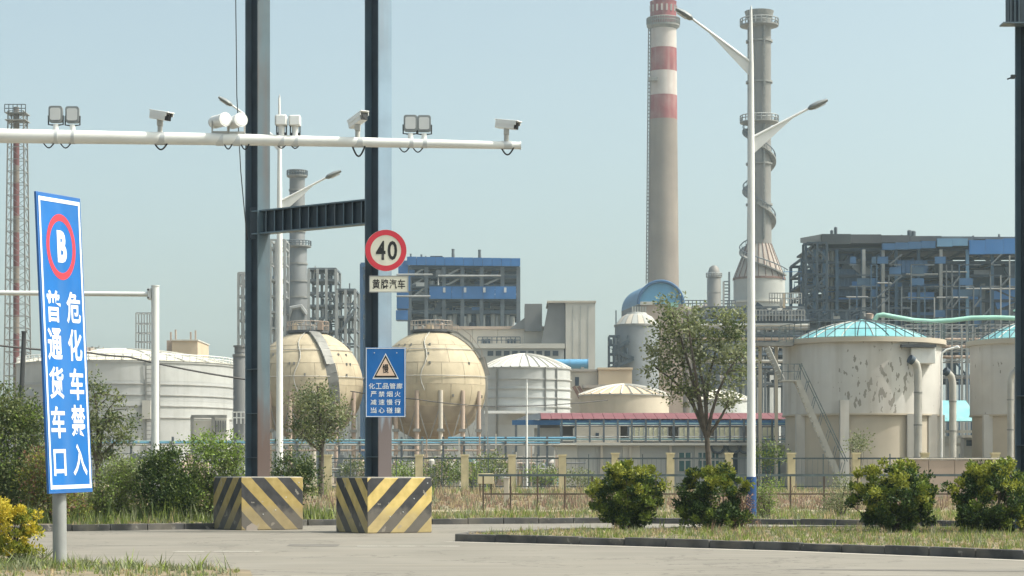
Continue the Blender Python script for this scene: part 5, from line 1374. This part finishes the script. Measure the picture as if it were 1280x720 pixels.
for py in (238, 268, 290, 330, 352, 372, 388): ring(t.o, 'stiffener_ring', (9.5 if py < 306 else 12.1 if py < 340 else 14.4) * k, Z(py, Y), 1.1 * k, M['ring_steel'], h=.35)
MB().tube([(-12 * k, -14 * k, Z(405, Y)), (-6 * k, -15 * k, Z(386, Y)), (6 * k, -15 * k, Z(384, Y)), (13 * k, -13 * k, Z(394, Y))], .5, 6).build('walkway_rail', M['frame_pale'], t.o)
Y = 455
t = T('slim_vessel', 'small pale vertical vessel with domed top left of the rust streaked cone', 'vessel', 892.5, Y)
k = t.k
MB().lathe([(8.7 * k, 0), (8.7 * k, Z(349, Y)), (7.6 * k, Z(346, Y)), (7.6 * k, Z(341, Y)), (6 * k, Z(335, Y)), (2.6 * k, Z(332, Y))], 28).build('shell', M['stack_steel'], t.o)
MB().lathe([(8 * k, Z(347.5, Y)), (9.8 * k, Z(347, Y)), (9.8 * k, Z(346, Y)), (7 * k, Z(346, Y))], 28).build('platform', M['ring_steel'], t.o)
ring_rail(t.o, 9.6 * k, Z(346, Y), 4.5 * k, 10, M['frame_pale'], wd=.18)
ring(t.o, 'band', 8.6 * k, Z(366, Y), .5 * k, M['ring_steel'])
bar('ladder_rail', (12 * k, 0, 0), (12 * k, 0, Z(352, Y)), .4, .4, M['frame_pale'], t.o); bar('ladder_rail', (19 * k, 0, 0), (19 * k, 0, Z(340, Y)), .4, .4, M['frame_grey'], t.o)
for q in range(12): bar('ladder_rung', (12 * k, 0, Z(352 + q * 4, Y)), (19 * k, 0, Z(352 + q * 4, Y)), .25, .25, M['frame_grey'], t.o)

# lattice mast at far left
Y = 330
t = T('lattice_mast', 'tall lattice mast round a red and white flue at the far left', 'mast', 22, Y)
k = t.k
for i in range(16):
    a, b = 480 - i * 21, 480 - (i + 1) * 21
    MB().tube([(-.2, 0, Z(a, Y) if i else 0), (-.2, 0, Z(b, Y))], 3.9 * k, 14).build('flue_section', M['mast_red'] if i % 3 != 0 else M['stack_concrete'], t.o)
MB().tube([(-.2, 0, Z(144, Y)), (-.2, 0, Z(134, Y))], 3.4 * k, 14).build('flue_tip', M['stack_concrete'], t.o)
def leg(sx, sy, py): w = (9.5 + (py - 133) * .012) * k; return Vector((sx * w, sy * w, Z(py, Y)))
for sx in (-1, 1):
    for sy in (-1, 1): bar('mast_leg', Vector((leg(sx, sy, 600).x, leg(sx, sy, 600).y, 0)), leg(sx, sy, 140), .2, .2, M['ring_steel'], t.o)
lat = MB()
lv = list(range(140, 500, 15))
for a, b in zip(lv[:-1], lv[1:]):
    for (s0, s1) in (((-1, -1), (1, -1)), ((1, -1), (1, 1)), ((1, 1), (-1, 1)), ((-1, 1), (-1, -1))):
        lat.beam(leg(*s0, a), leg(*s1, a), .10, .10)
        lat.beam(leg(*s0, a), leg(*s1, b), .07, .07)
lat.build('lattice', M['ring_steel'], t.o, kind='stuff')
for py in (143, 152): blk('mast_platform', -13 * k, 13 * k, -13 * k, 13 * k, Z(py, Y), Z(py - 1, Y), M['frame_pale'], t.o)
rail_line(t.o, (-13 * k, -13 * k, Z(143, Y)), (13 * k, -13 * k, Z(143, Y)), 1.3, 5, M['frame_grey'], .12)

# ---------------------------------------------------------------- boiler house at left: blue roof band and open steel frame
Y = 430
t = T('boiler_house', 'open steel boiler house with bright blue roof band behind the speed sign', 'building', 575, Y)
k = t.k
D = 26
xs = [t.x(p) for p in (512, 533, 555, 578, 602, 628, 648)]
zs = [Z(y, Y) for y in (470, 410, 390, 374, 358, 346, 334)]
grid_frame(t.o, xs, [0, D / 2, D], zs, .8, M['frame_grey'], M['frame_dark'], .7, slab=(2, 3, 5))
braces(t.o, xs, .2, zs[3:], .35, M['frame_pale'], 4, .6); braces(t.o, xs[:5], D, zs, .4, M['frame_dark'], 7, .4)
n = 12
for i in range(n):
    a, b = t.x(509 + 141.5 * i / n), t.x(509 + 141.5 * (i + 1) / n)
    blk('roof_fascia', a + .03, b - .03, -1.2, -.9, Z(332 + i * .12, Y), Z(321.5 + i * .18, Y), M['boiler_blue'], t.o)
blk('roof_slab', t.x(509), t.x(650), -.9, D + 1, Z(326, Y), Z(323.6, Y), M['roof_dark'], t.o)
for a, b in ((537, 564.6), (565, 577.6), (578, 603.6), (604, 618.6), (619, 645)):
    blk('cladding_panel', t.x(a), t.x(b), -.9, -.5, Z(374, Y), Z(358.5, Y), M['boiler_blue'], t.o)
for px in (554, 580, 604, 630): blk('vent_slot', t.x(px), t.x(px + 3), -1.1, -.92, Z(366, Y), Z(360, Y), M['lens_pale'], t.o)
for (a, b, y0, y1) in ((495, 510, 400, 388), (496, 511, 386, 366), (500, 513, 364, 345), (498, 510, 343, 326)): blk('cladding_panel', t.x(a), t.x(b), -.6, 4, Z(y0, Y), Z(y1, Y), M['boiler_blue'], t.o)
blk('inner_wall', t.x(513), t.x(552), D * .4, D, Z(470, Y), Z(336, Y), M['equip_dark'], t.o)
blk('inner_boiler', t.x(552), t.x(612), D * .35, D * .8, Z(470, Y), Z(349, Y), M['boiler_blue_dull'], t.o)
blk('duct_band', t.x(548), t.x(612), D * .2, D * .5, Z(357, Y), Z(350, Y), M['frame_grey'], t.o)
for z in (344, 371): MB().tube([(t.x(496), -1.3, Z(z, Y)), (t.x(541 + (344 - z) * .1), -1.3, Z(z, Y))], .2, 8).build('steam_pipe', M['frame_pale'], t.o)
MB().tube([(t.x(548), -1.2, Z(357, Y)), (t.x(548), -1.2, Z(345.5, Y)), (t.x(626), -1.2, Z(345.5, Y))], .22, 8).build('steam_pipe', M['frame_pale'], t.o)
for i in range(18):
    px = 538 + i * 6; MB().tube([(t.x(px), 1.5, Z(470, Y)), (t.x(px), 1.5, Z(391 + (i * 7) % 5, Y))], .55, 8).build('condenser_leg', M['equip_silver'] if i % 3 else M['equip_dark'], t.o)
clutter(t.o, t.x(514), t.x(618), .5, D * .3, zs[1:6], 2.6, 90, 17, ['equip_grey', 'equip_silver', 'frame_pale', 'boiler_blue_dull', 'equip_dark', 'frame_dark'])
for px, py, w in ((512, 314, 1.4), (525.5, 315, 1.5), (531, 317, 1), (565.5, 308, 2.2), (599, 309, 2.2)):
    MB().lathe([(w * k, Z(324, Y)), (w * k * .8, Z(py + 3, Y)), (w * k * .9, Z(py, Y))], 8, (t.x(px), 5, 0)).build('roof_vent', M['frame_grey'], t.o)
blk('roof_fan', t.x(537), t.x(552.5), 3, 9, Z(323, Y), Z(318, Y), M['frame_dark'], t.o)
t = T('frame_tower', 'narrow open steel frame tower peeking out left of the signed post', 'tower', 455, 425)
zs = [Z(y, 425) for y in (470, 420, 395, 370, 345, 330)]
grid_frame(t.o, [t.x(452), t.x(461), t.x(470)], [0, 6], zs, .7, M['boiler_blue_dull'], M['frame_grey'])
blk('head_panel', t.x(451), t.x(472), -.5, 6.5, Z(334, 425), Z(328.5, 425), M['boiler_blue_dull'], t.o)
# long cream building and the grey angular bunker
Y = 385
t = T('conveyor_hall', 'long beige hall with panel joints and dark vents below the boiler house', 'building', 625, Y)
k = t.k
for a, b in ((520, 590), (590.4, 622), (622.4, 655), (655.4, 705)): MB().bb(t.x(a), t.x(b), 0, 8, 0, Z(411.5, Y)).build('wall_panel', M['wall_beige'], t.o)
blk('coping', t.x(519), t.x(706), -.4, 8.4, Z(411.4, Y), Z(408, Y), M['wall_pink'], t.o)
for a, b in ((602, 614), (634, 646)):
    for q in range(3): blk('vent', t.x(a + q * 4), t.x(a + q * 4 + 3), -.4, -.02, Z(431, Y), Z(424, Y), M['equip_dark'], t.o)
blk('lower_gallery', t.x(560), t.x(704), -6, -.5, 0, Z(438, Y), M['wall_grey'], t.o)
blk('gallery_roof', t.x(558), t.x(705), -6.4, -.45, Z(437.9, Y), Z(432, Y), M['wall_pale'], t.o)
for q in range(9): blk('gallery_window', t.x(610 + q * 10), t.x(617 + q * 10), -6.1, -5.98, Z(447, Y), Z(441, Y), M['equip_dark'], t.o)
rail_line(t.o, (t.x(598), -6.2, Z(432, Y)), (t.x(650), -6.2, Z(432, Y)), 1.2, 9, M['frame_grey'], .16)
Y = 380
t = T('concrete_bunker', 'pale angular concrete bunker tower with dark sloping left flank', 'building', 705, Y)
k = t.k
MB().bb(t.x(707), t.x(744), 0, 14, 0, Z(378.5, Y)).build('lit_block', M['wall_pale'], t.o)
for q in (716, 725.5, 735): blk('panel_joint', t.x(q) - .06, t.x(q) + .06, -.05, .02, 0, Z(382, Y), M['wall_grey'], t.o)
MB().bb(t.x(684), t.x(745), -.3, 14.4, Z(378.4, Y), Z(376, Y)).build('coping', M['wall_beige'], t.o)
MB().prism([(t.x(676), Z(432, Y)), (t.x(706.6), Z(432, Y)), (t.x(706.6), Z(378.5, Y)), (t.x(686), Z(378.5, Y))], .6, 13).build('hopper_flank', M['wall_grey_dark'], t.o)  # shaded side: its shade is put into the darker grey
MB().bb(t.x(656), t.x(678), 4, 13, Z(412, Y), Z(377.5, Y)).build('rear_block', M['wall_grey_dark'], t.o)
MB().prism([(t.x(637), Z(409, Y)), (t.x(656), Z(409, Y)), (t.x(656), Z(395, Y))], 4.5, 12.5).build('conveyor_slope', M['wall_grey_dark'], t.o)
t = T('blue_drum', 'bright blue horizontal drum lying between ribbed tank and bunker tower', 'tank', 712, 300)
k = t.k
MB().tube([(t.x(688), 0, Z(455, 300)), (t.x(735), 0, Z(455, 300))], 6 * k, 20).build('drum', M['tank_blue'], t.o)
for px in (712, 734.5): MB().tube([(t.x(px), 0, Z(455, 300)), (t.x(px + .8), 0, Z(455, 300))], 6.5 * k, 20).build('end_ring', M['boiler_blue_pale'], t.o)
for px in (696, 726): blk('saddle', t.x(px), t.x(px + 4), -.6, .6, 0, Z(459, 300), M['wall_grey'], t.o)
Y = 262
t = T('cream_blockhouse', 'flat roofed cream blockhouse left of the blue domed silo', 'building', 750, Y)
k = t.k
MB().bb(t.x(748), t.x(790), 0, 12, 0, Z(462, Y)).build('cream_wall', M['wall_cream'], t.o)  # cream right part, the left part is beige
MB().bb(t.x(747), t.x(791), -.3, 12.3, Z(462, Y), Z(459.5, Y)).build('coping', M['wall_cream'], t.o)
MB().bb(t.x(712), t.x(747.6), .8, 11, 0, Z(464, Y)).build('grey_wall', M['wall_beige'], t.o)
blk('roof_edge', t.x(711), t.x(747), .5, 11, Z(464, Y), Z(461.5, Y), M['cone_rust'], t.o)
blk('doorway', t.x(719), t.x(724), .7, .82, Z(482, Y), Z(471, Y), M['equip_dark'], t.o)
blk('lean_to_roof', t.x(728), t.x(760), -3, .6, Z(486, Y), Z(482, Y), M['cone_rust'], t.o)
for q in range(2): bar('inclined_pipe', (t.x(716 + q * 6), -3, Z(484, Y)), (t.x(734 + q * 6), -3, Z(516, Y)), .4, .4, M['rust_brown'], t.o)

# ---------------------------------------------------------------- blue vaulted silo house
Y = 440
t = T('vaulted_house', 'blue barrel vaulted plant house below the banded chimney', 'building', 826, Y)
k = t.k
sk = Vector((-15 * k, 20, 0))
def arch(rx, n=20): return [(rx * math.cos(math.pi * i / n), Z(380, Y) + (28.5 * k) * (rx / (28 * k)) * math.sin(math.pi * i / n)) for i in range(n + 1)]
ar = arch(28 * k)
for i in range(20):
    (x0, z0), (x1, z1) = ar[i], ar[i + 1]
    MB().add([(x0, 0, z0), (x1, 0, z1), (x1 + sk.x, sk.y, z1), (x0 + sk.x, sk.y, z0)], [(0, 1, 2, 3)]).build('roof_sheet', M['boiler_blue_pale'], t.o)
ai = arch(26.4 * k)
MB().add([(x, .4, z) for x, z in ai], [tuple(range(len(ai)))]).build('end_wall', M['tank_blue'], t.o, flat=True)
MB().tube([(x, -.05, z) for x, z in ar], .35, 6).build('arch_rim', M['boiler_blue_dull'], t.o)
blk('lower_wall', -28 * k, 28 * k, .6, 20, 0, Z(380, Y), M['wall_pink'], t.o)
MB().prismz([(-28 * k, .5), (-28 * k + .5, .5), (-28 * k + .5 + sk.x, sk.y), (-28 * k + sk.x, sk.y)], 0, Z(380, Y)).build('side_wall', M['wall_grey_dark'], t.o)
for q in range(6): blk('side_window', t.x(790 + q * 3.2), t.x(792 + q * 3.2), .3, .5, Z(390, Y), Z(383, Y), M['wall_pale'], t.o)
blk('sheet_band', -26 * k, -8 * k, .0, .5, Z(381, Y), Z(377, Y), M['wall_pale'], t.o)
blk('green_panel', t.x(834), t.x(848), .1, .5, Z(384, Y), Z(378, Y), M['pipe_green'], t.o)
Y = 415
t = T('blending_silo', 'grey round silo with cone roof before the blue vaulted house', 'silo', 796, Y)
k = t.k
MB().lathe([(27.5 * k, 0), (27.5 * k, Z(407, Y))], 40).build('drum', M['silo_grey'], t.o)
for i in range(20):
    a0 = 2 * math.pi * i / 20
    MB().lathe([(28 * k, Z(407, Y)), (19 * k, Z(396, Y)), (13 * k, Z(393, Y))], 2, a0=a0 + .01, a1=a0 + math.pi / 10 - .01).build('roof_panel', M['wall_beige'] if i % 2 else M['wall_grey'], t.o)
MB().lathe([(13 * k, Z(393.2, Y)), (12 * k, Z(391, Y)), (3 * k, Z(390, Y))], 24).build('roof_cap', M['wall_grey'], t.o)
ring(t.o, 'eaves_ring', 27.4 * k, Z(407.5, Y), 1.2 * k, M['ring_steel'], h=.4)
zs = [Z(y, Y) for y in (470, 455, 444, 433, 422, 411, 398)]
grid_frame(t.o, [t.x(p) for p in (760, 766, 772)], [-6, -2], zs[:5], .3, M['frame_dark'], M['frame_dark'])
for q in range(9):
    a, b = (760, 790) if q % 2 else (790, 760)
for z0, z1, a, b in ((462, 450, 762, 790), (450, 440, 790, 764), (440, 428, 764, 784)): bar('stair_flight', (t.x(a), -27.5 * k - .5, Z(z0, Y)), (t.x(b), -27.5 * k - .5, Z(z1, Y)), 1.2, .7, M['frame_dark'], t.o)
clutter(t.o, t.x(760), t.x(786), -28 * k - 1, -28 * k + .5, zs[1:4], 2., 14, 8, ['frame_dark', 'frame_grey', 'equip_dark'])
bar('lightning_rod', (t.x(770), 0, Z(405, Y)), (t.x(770), 0, Z(388, Y)), .25, .25, M['frame_grey'], t.o)
Y = 480
t = T('rear_silo_row', 'dull concrete silo block filling the gap behind the young tree crown', 'silo', 872, Y)
for q in range(5): MB().lathe([(9 * t.k, 0), (9 * t.k, Z(384 + abs(q - 2) * 1.5, Y)), (3 * t.k, Z(380 + abs(q - 2) * 1.5, Y))], 18, (t.x(858 + q * 13), 0, 0)).build('silo_cell', M['stack_concrete'], t.o)
rail_line(t.o, (t.x(850), -10 * t.k, Z(384, Y)), (t.x(918), -10 * t.k, Z(384, Y)), 1.4, 14, M['frame_grey'], .2)

# ---------------------------------------------------------------- steel process structures
def process_frame(label, px, Y, pxs, pys, depth, seed, ncl, cw=.4, mc='frame_grey', mb='frame_grey', name='process_frame', ms=('equip_grey', 'equip_silver', 'frame_pale', 'equip_dark'), slab=None, group='open steel process frames'):
    t = T(name, label, 'steel structure', px, Y, group)
    xs = [t.x(p) for p in pxs]; zs = [Z(y, Y) for y in pys]
    grid_frame(t.o, xs, [0, depth], zs, cw, M[mc], M[mb], slab=slab)
    braces(t.o, xs, .15, zs, cw * .5, M[mb], seed, .3); braces(t.o, xs, depth, zs, cw * .5, M[mb], seed + 1, .4)
    fh = (zs[-1] - zs[0]) / (len(zs) - 1)
    clutter(t.o, xs[0], xs[-1], 1, depth - 1, zs[:-1], fh, ncl, seed, list(ms))
    return t, xs, zs
t, xs, zs = process_frame('tall grey open process frame right of the grey stack', 402, 400, (386, 397, 408, 420), (470, 430, 414, 398, 382, 366, 350, 336), 9, 51, 46, .5, 'frame_pale', 'frame_grey', slab=(2, 4, 6, 7))
t, xs, zs = process_frame('lower grey process frame beside the tall one, left of the signed post', 433, 398, (421, 432, 444), (470, 430, 412, 396, 380, 362), 9, 52, 26, .5, 'frame_pale', 'frame_grey', slab=(3, 5))
bar('long_brace', (t.x(428), -.5, Z(412, 398)), (t.x(444), -.5, Z(386, 398)), .4, .4, M['frame_grey'], t.o)
bar('top_rod', (t.x(436), 2, Z(362, 398)), (t.x(436), 2, Z(353, 398)), .25, .25, M['frame_grey'], t.o)
process_frame('slim grey ladder frame left of the first steel post', 300, 405, (298, 304, 312), (470, 440, 420, 400, 385, 370, 355, 341), 6, 53, 14, .45, 'frame_pale', 'frame_pale')
process_frame('grey frame and ducts hidden between first steel post and lamp', 345, 402, (338, 346, 356), (470, 430, 410, 390, 370, 350, 330, 310, 300), 6, 54, 30, .5, 'frame_pale', 'frame_pale', slab=(3, 5))
process_frame('dense pipe rack with brown and grey pipes left of the concrete tank', 955, 300, (880, 898, 916, 934, 952, 970, 988, 1004), (480, 464, 450, 440, 428, 416, 404, 392, 384), 9, 55, 130, .38, 'frame_grey', 'frame_grey', slab=(2, 4, 5, 7))
t = T('pipe_rack', 'long elevated rack of pipes and platforms between stack base and concrete tank', 'pipe rack', 960, 290)
for z, m in ((402, 'frame_dark'), (407, 'equip_silver'), (411, 'ring_steel'), (421, 'frame_dark'), (424, 'wall_pink'), (431, 'equip_grey'), (444, 'frame_dark'), (452, 'pipe_grey'), (460, 'equip_dark')):
    MB().tube([(t.x(868), -1, Z(z, 290)), (t.x(1010), -1, Z(z, 290))], .28, 6).build('pipe', M[m], t.o)
for px in range(872, 1010, 12): bar('rack_post', (t.x(px), -.5, 0), (t.x(px), -.5, Z(386 + (px % 5), 290)), .3, .3, M['frame_grey'], t.o)
rail_line(t.o, (t.x(940), -1.5, Z(402, 290)), (t.x(1004), -1.5, Z(402, 290)), 1.5, 16, M['frame_pale'], .12)
rail_line(t.o, (t.x(960), -1.5, Z(381, 290)), (t.x(1000), -1.5, Z(381, 290)), 1.5, 12, M['frame_pale'], .12)
bar('burner_pipe', (t.x(980), 0, Z(385, 290)), (t.x(980), 0, Z(366, 290)), .35, .35, M['wall_cream'], t.o)
bar('burner_pipe', (t.x(976), 0, Z(385, 290)), (t.x(976), 0, Z(374, 290)), .3, .3, M['frame_pale'], t.o)

# ---------------------------------------------------------------- dark blue boiler house at right
Y = 330
t = T('power_house', 'large dark blue grey power house with overhanging flat roof at right', 'building', 1140, Y)
k = t.k; D = 28
px_ = (1004, 1018, 1030, 1046, 1078, 1102, 1120, 1148, 1176, 1209, 1240, 1275, 1310, 1350)
xs = [t.x(p) for p in px_]
zs = [Z(y, Y) for y in (470, 430, 410, 396, 376, 360, 345, 328, 312)]
grid_frame(t.o, xs[1:], [0, D / 2, D], zs, .5, M['navy_blue'], M['navy_dark'], .45, slab=(2, 4, 6))
grid_frame(t.o, xs[:3], [-3, 0], zs[:-1] + [Z(306, Y)], .35, M['frame_dark'], M['frame_dark'])
braces(t.o, xs[:3], -3.1, zs, .25, M['frame_dark'], 3, .8); braces(t.o, xs[3:], .2, zs, .28, M['frame_dark'], 6, .3)
MB().add([(t.x(996), -4, Z(307, Y)), (t.x(996), -4, Z(301, Y)), (t.x(1026), -1, Z(293.5, Y)), (t.x(1026), -1, Z(306, Y))], [(0, 3, 2, 1)]).build('roof_corner_fascia', M['roof_dark'], t.o, flat=True)
MB().prismz([(t.x(996), -4), (t.x(1026), -1.1), (t.x(1026), 4), (t.x(1007), 3)], Z(302, Y), Z(301, Y)).build('roof_corner_slab', M['roof_dark'], t.o)
for a, b, z0, z1, m in ((1026.2, 1062, 306, 293.5, 'roof_dark'), (1062.2, 1100, 305, 294, 'roof_brown'), (1100.2, 1135, 304, 295, 'roof_brown'), (1135.2, 1175, 303, 296, 'roof_brown'), (1175.2, 1215, 302, 296.5, 'frame_grey'), (1215.2, 1262, 300, 297, 'frame_grey'), (1262.2, 1350, 300, 297, 'frame_grey')):
    blk('roof_fascia', t.x(a), t.x(b), -1.2, -.8, Z(z0, Y), Z(z1, Y), M[m], t.o)
blk('roof_slab', t.x(1026), t.x(1350), -.8, D, Z(300, Y), Z(297.6, Y), M['roof_dark'], t.o)
for a, b, z0, z1, m in ((1100, 1116, 314, 306, 'boiler_blue_dull'), (1116.2, 1132, 313.5, 305, 'boiler_blue_dull'), (1132.2, 1148, 313, 304, 'boiler_blue_dull'), (1148.2, 1166, 312, 303, 'boiler_blue_dull'), (1168, 1187, 310, 300, 'boiler_blue_pale'), (1187.2, 1206, 309, 300, 'boiler_blue_pale'), (1208, 1228, 319.5, 302, 'boiler_blue'), (1228.2, 1250, 319.2, 301, 'boiler_blue'), (1250.2, 1275, 319, 300, 'boiler_blue'), (1275.2, 1320, 319, 299, 'boiler_blue')):
    blk('blue_fascia', t.x(a), t.x(b), -2.2, -1.4, Z(z0, Y), Z(z1, Y), M[m], t.o)
for q in range(8):
    a = 1047 + q * 4; blk('cladding_panel', t.x(a), t.x(a + 3.8), .4, .8, Z(370, Y), Z(336, Y), M['navy_blue'], t.o)
for q in range(7):
    a = 1121 + q * 5.4; blk('cladding_panel', t.x(a), t.x(a + 5.1), -.5, -.2, Z(342, Y), Z(326, Y), M['boiler_blue_dull'], t.o)
for a, b, z0, z1 in ((1060, 1118, 400, 310), (1122, 1205, 430, 318), (1210, 1345, 430, 322)): blk('boiler_block', t.x(a), t.x(b), D * .3, D * .85, Z(z0, Y), Z(z1, Y), M['boiler_blue_dull'], t.o)
for a, b, z0, z1 in ((1124, 1160, 375, 350), (1165, 1200, 400, 372), (1212, 1268, 370, 342)): blk('coal_bunker', t.x(a), t.x(b), 2, D * .3, Z(z0, Y), Z(z1, Y), M['navy_blue'], t.o)
for q in range(3):
    x = t.x(1031 + q * 5.4)
    MB().lathe([(1.2 * k, Z(404, Y)), (2.4 * k, Z(388, Y)), (2.4 * k, Z(310, Y))], 14, (x, 1.5, 0)).build('dust_hopper', M['equip_silver'] if q % 2 else M['pipe_grey'], t.o)
for a, b, z in ((1056, 1083, 372.5), (1168, 1207, 373), (1176, 1206, 341), (1092, 1112, 355), (1205, 1280, 362), (1130, 1170, 344)):
    MB().tube([(t.x(a), -1.6, Z(z, Y)), (t.x(b), -1.6, Z(z, Y))], .15, 6).build('steam_pipe', M['frame_pale'], t.o)
for px in (1078, 1102, 1174, 1207): bar('pale_column', (t.x(px), -1.2, 0), (t.x(px), -1.2, Z(313, Y)), .5, .5, M['frame_pale'] if px != 1207 else M['boiler_blue_pale'], t.o)
clutter(t.o, t.x(1020), t.x(1300), .8, D * .3, zs[1:7], 2.2, 230, 27, ['navy_blue', 'navy_dark', 'boiler_blue_dull', 'equip_dark', 'frame_dark', 'equip_grey', 'boiler_blue'])
for q in range(12):
    px = 1212 + q * 6; bar('tube_column', (t.x(px), 1, Z(430, Y)), (t.x(px), 1, Z(345 + (q * 11) % 24, Y)), .7, .7, M['frame_dark'] if q % 3 else M['equip_grey'], t.o)
for px, py, w in ((1047, 283, 2.), (1052, 279, 2.2), (1136, 289, 1.6), (1146, 283, 3.), (1151, 284, 3.), (1227, 290, 1.5), (1260, 288, 1.5)):
    MB().lathe([(w * k * .7, Z(297, Y)), (w * k, Z(py + 5, Y)), (w * k, Z(py, Y)), (w * k * .5, Z(py - 1, Y))], 10, (t.x(px), 6, 0)).build('roof_vent', M['frame_grey'], t.o)
process_frame('dark frame of pipes and stairs at the foot of the power house', 1040, 312, (996, 1010, 1024, 1040, 1058, 1076, 1094), (470, 440, 424, 412, 400, 388), 8, 57, 70, .35, 'frame_dark', 'frame_dark', ms=('equip_dark', 'frame_dark', 'pipe_grey', 'frame_grey', 'wall_pink'), slab=(3, 4))
t_ = None
# outer pipe and stair lattice on the camera side of the power house
t = T('access_lattice', 'pale blue grey access lattice standing before the power house', 'steel structure', 1150, 326, 'open steel process frames')
zs = [Z(y, 326) for y in (470, 424, 410, 398, 385, 372, 358, 344, 331, 319)]
rng = random.Random(91)
pxs = [1062, 1071, 1089, 1096, 1111, 1127, 1139, 1156, 1168, 1183, 1190, 1199, 1217, 1226, 1238, 1251, 1262, 1277]
for px in pxs:
    top = zs[rng.choice((5, 6, 7, 8, 9))]; bar('column', (t.x(px), 0, 0), (t.x(px), 0, top), .2, .2, M[rng.choice(['frame_pale', 'frame_grey', 'frame_grey', 'navy_blue'])], t.o)
for z in zs[1:9]:
    for a, b in zip(pxs[:-1], pxs[1:]):
        if rng.random() < .6: bar('beam', (t.x(a), 0, z), (t.x(b), 0, z), .14, .2, M[rng.choice(['frame_grey', 'frame_grey', 'frame_dark'])], t.o)
        if rng.random() < .14: bar('stair_flight', (t.x(a), -.3, z), (t.x(b), -.3, z + 1.6), .5, .2, M['frame_grey'], t.o)
        if rng.random() < .14: blk('panel', t.x(a) + .1, t.x(b) - .1, .1, .3, z + .2, z + 1.3, M[rng.choice(['boiler_blue_dull', 'boiler_blue_dull', 'navy_blue'])], t.o)
# distant low works filling the skyline gap left of the tank
Y = 520
t = T('far_works', 'far low pale works buildings along the horizon', 'building', 640, Y)
rng = random.Random(77)
for i in range(34):
    a = -60 + i * 42 + rng.uniform(-6, 6); w = rng.uniform(24, 44); h = rng.uniform(500, 545)
    blk('works_block', t.x(a), t.x(a + w), rng.uniform(0, 30), rng.uniform(34, 50), 0, Z(h, Y), M[rng.choice(['wall_grey', 'wall_pale', 'wall_beige', 'equip_grey'])], t.o)

# ---------------------------------------------------------------- air
hz = bpy.data.materials.new('haze'); hz.use_nodes = True
nt = hz.node_tree; nt.nodes.remove(nt.nodes['Principled BSDF'])
pv = nt.nodes.new('ShaderNodeVolumePrincipled'); pv.inputs['Color'].default_value = (.72, .89, 1.0, 1); pv.inputs['Density'].default_value = HAZE_DENSITY; pv.inputs['Anisotropy'].default_value = .2
nt.links.new(pv.outputs[0], nt.nodes['Material Output'].inputs['Volume'])
o = MB().bb(-930, 930, -60, 2330, -1.1, 160).build('haze', hz, flat=True); o['kind'] = 'stuff'
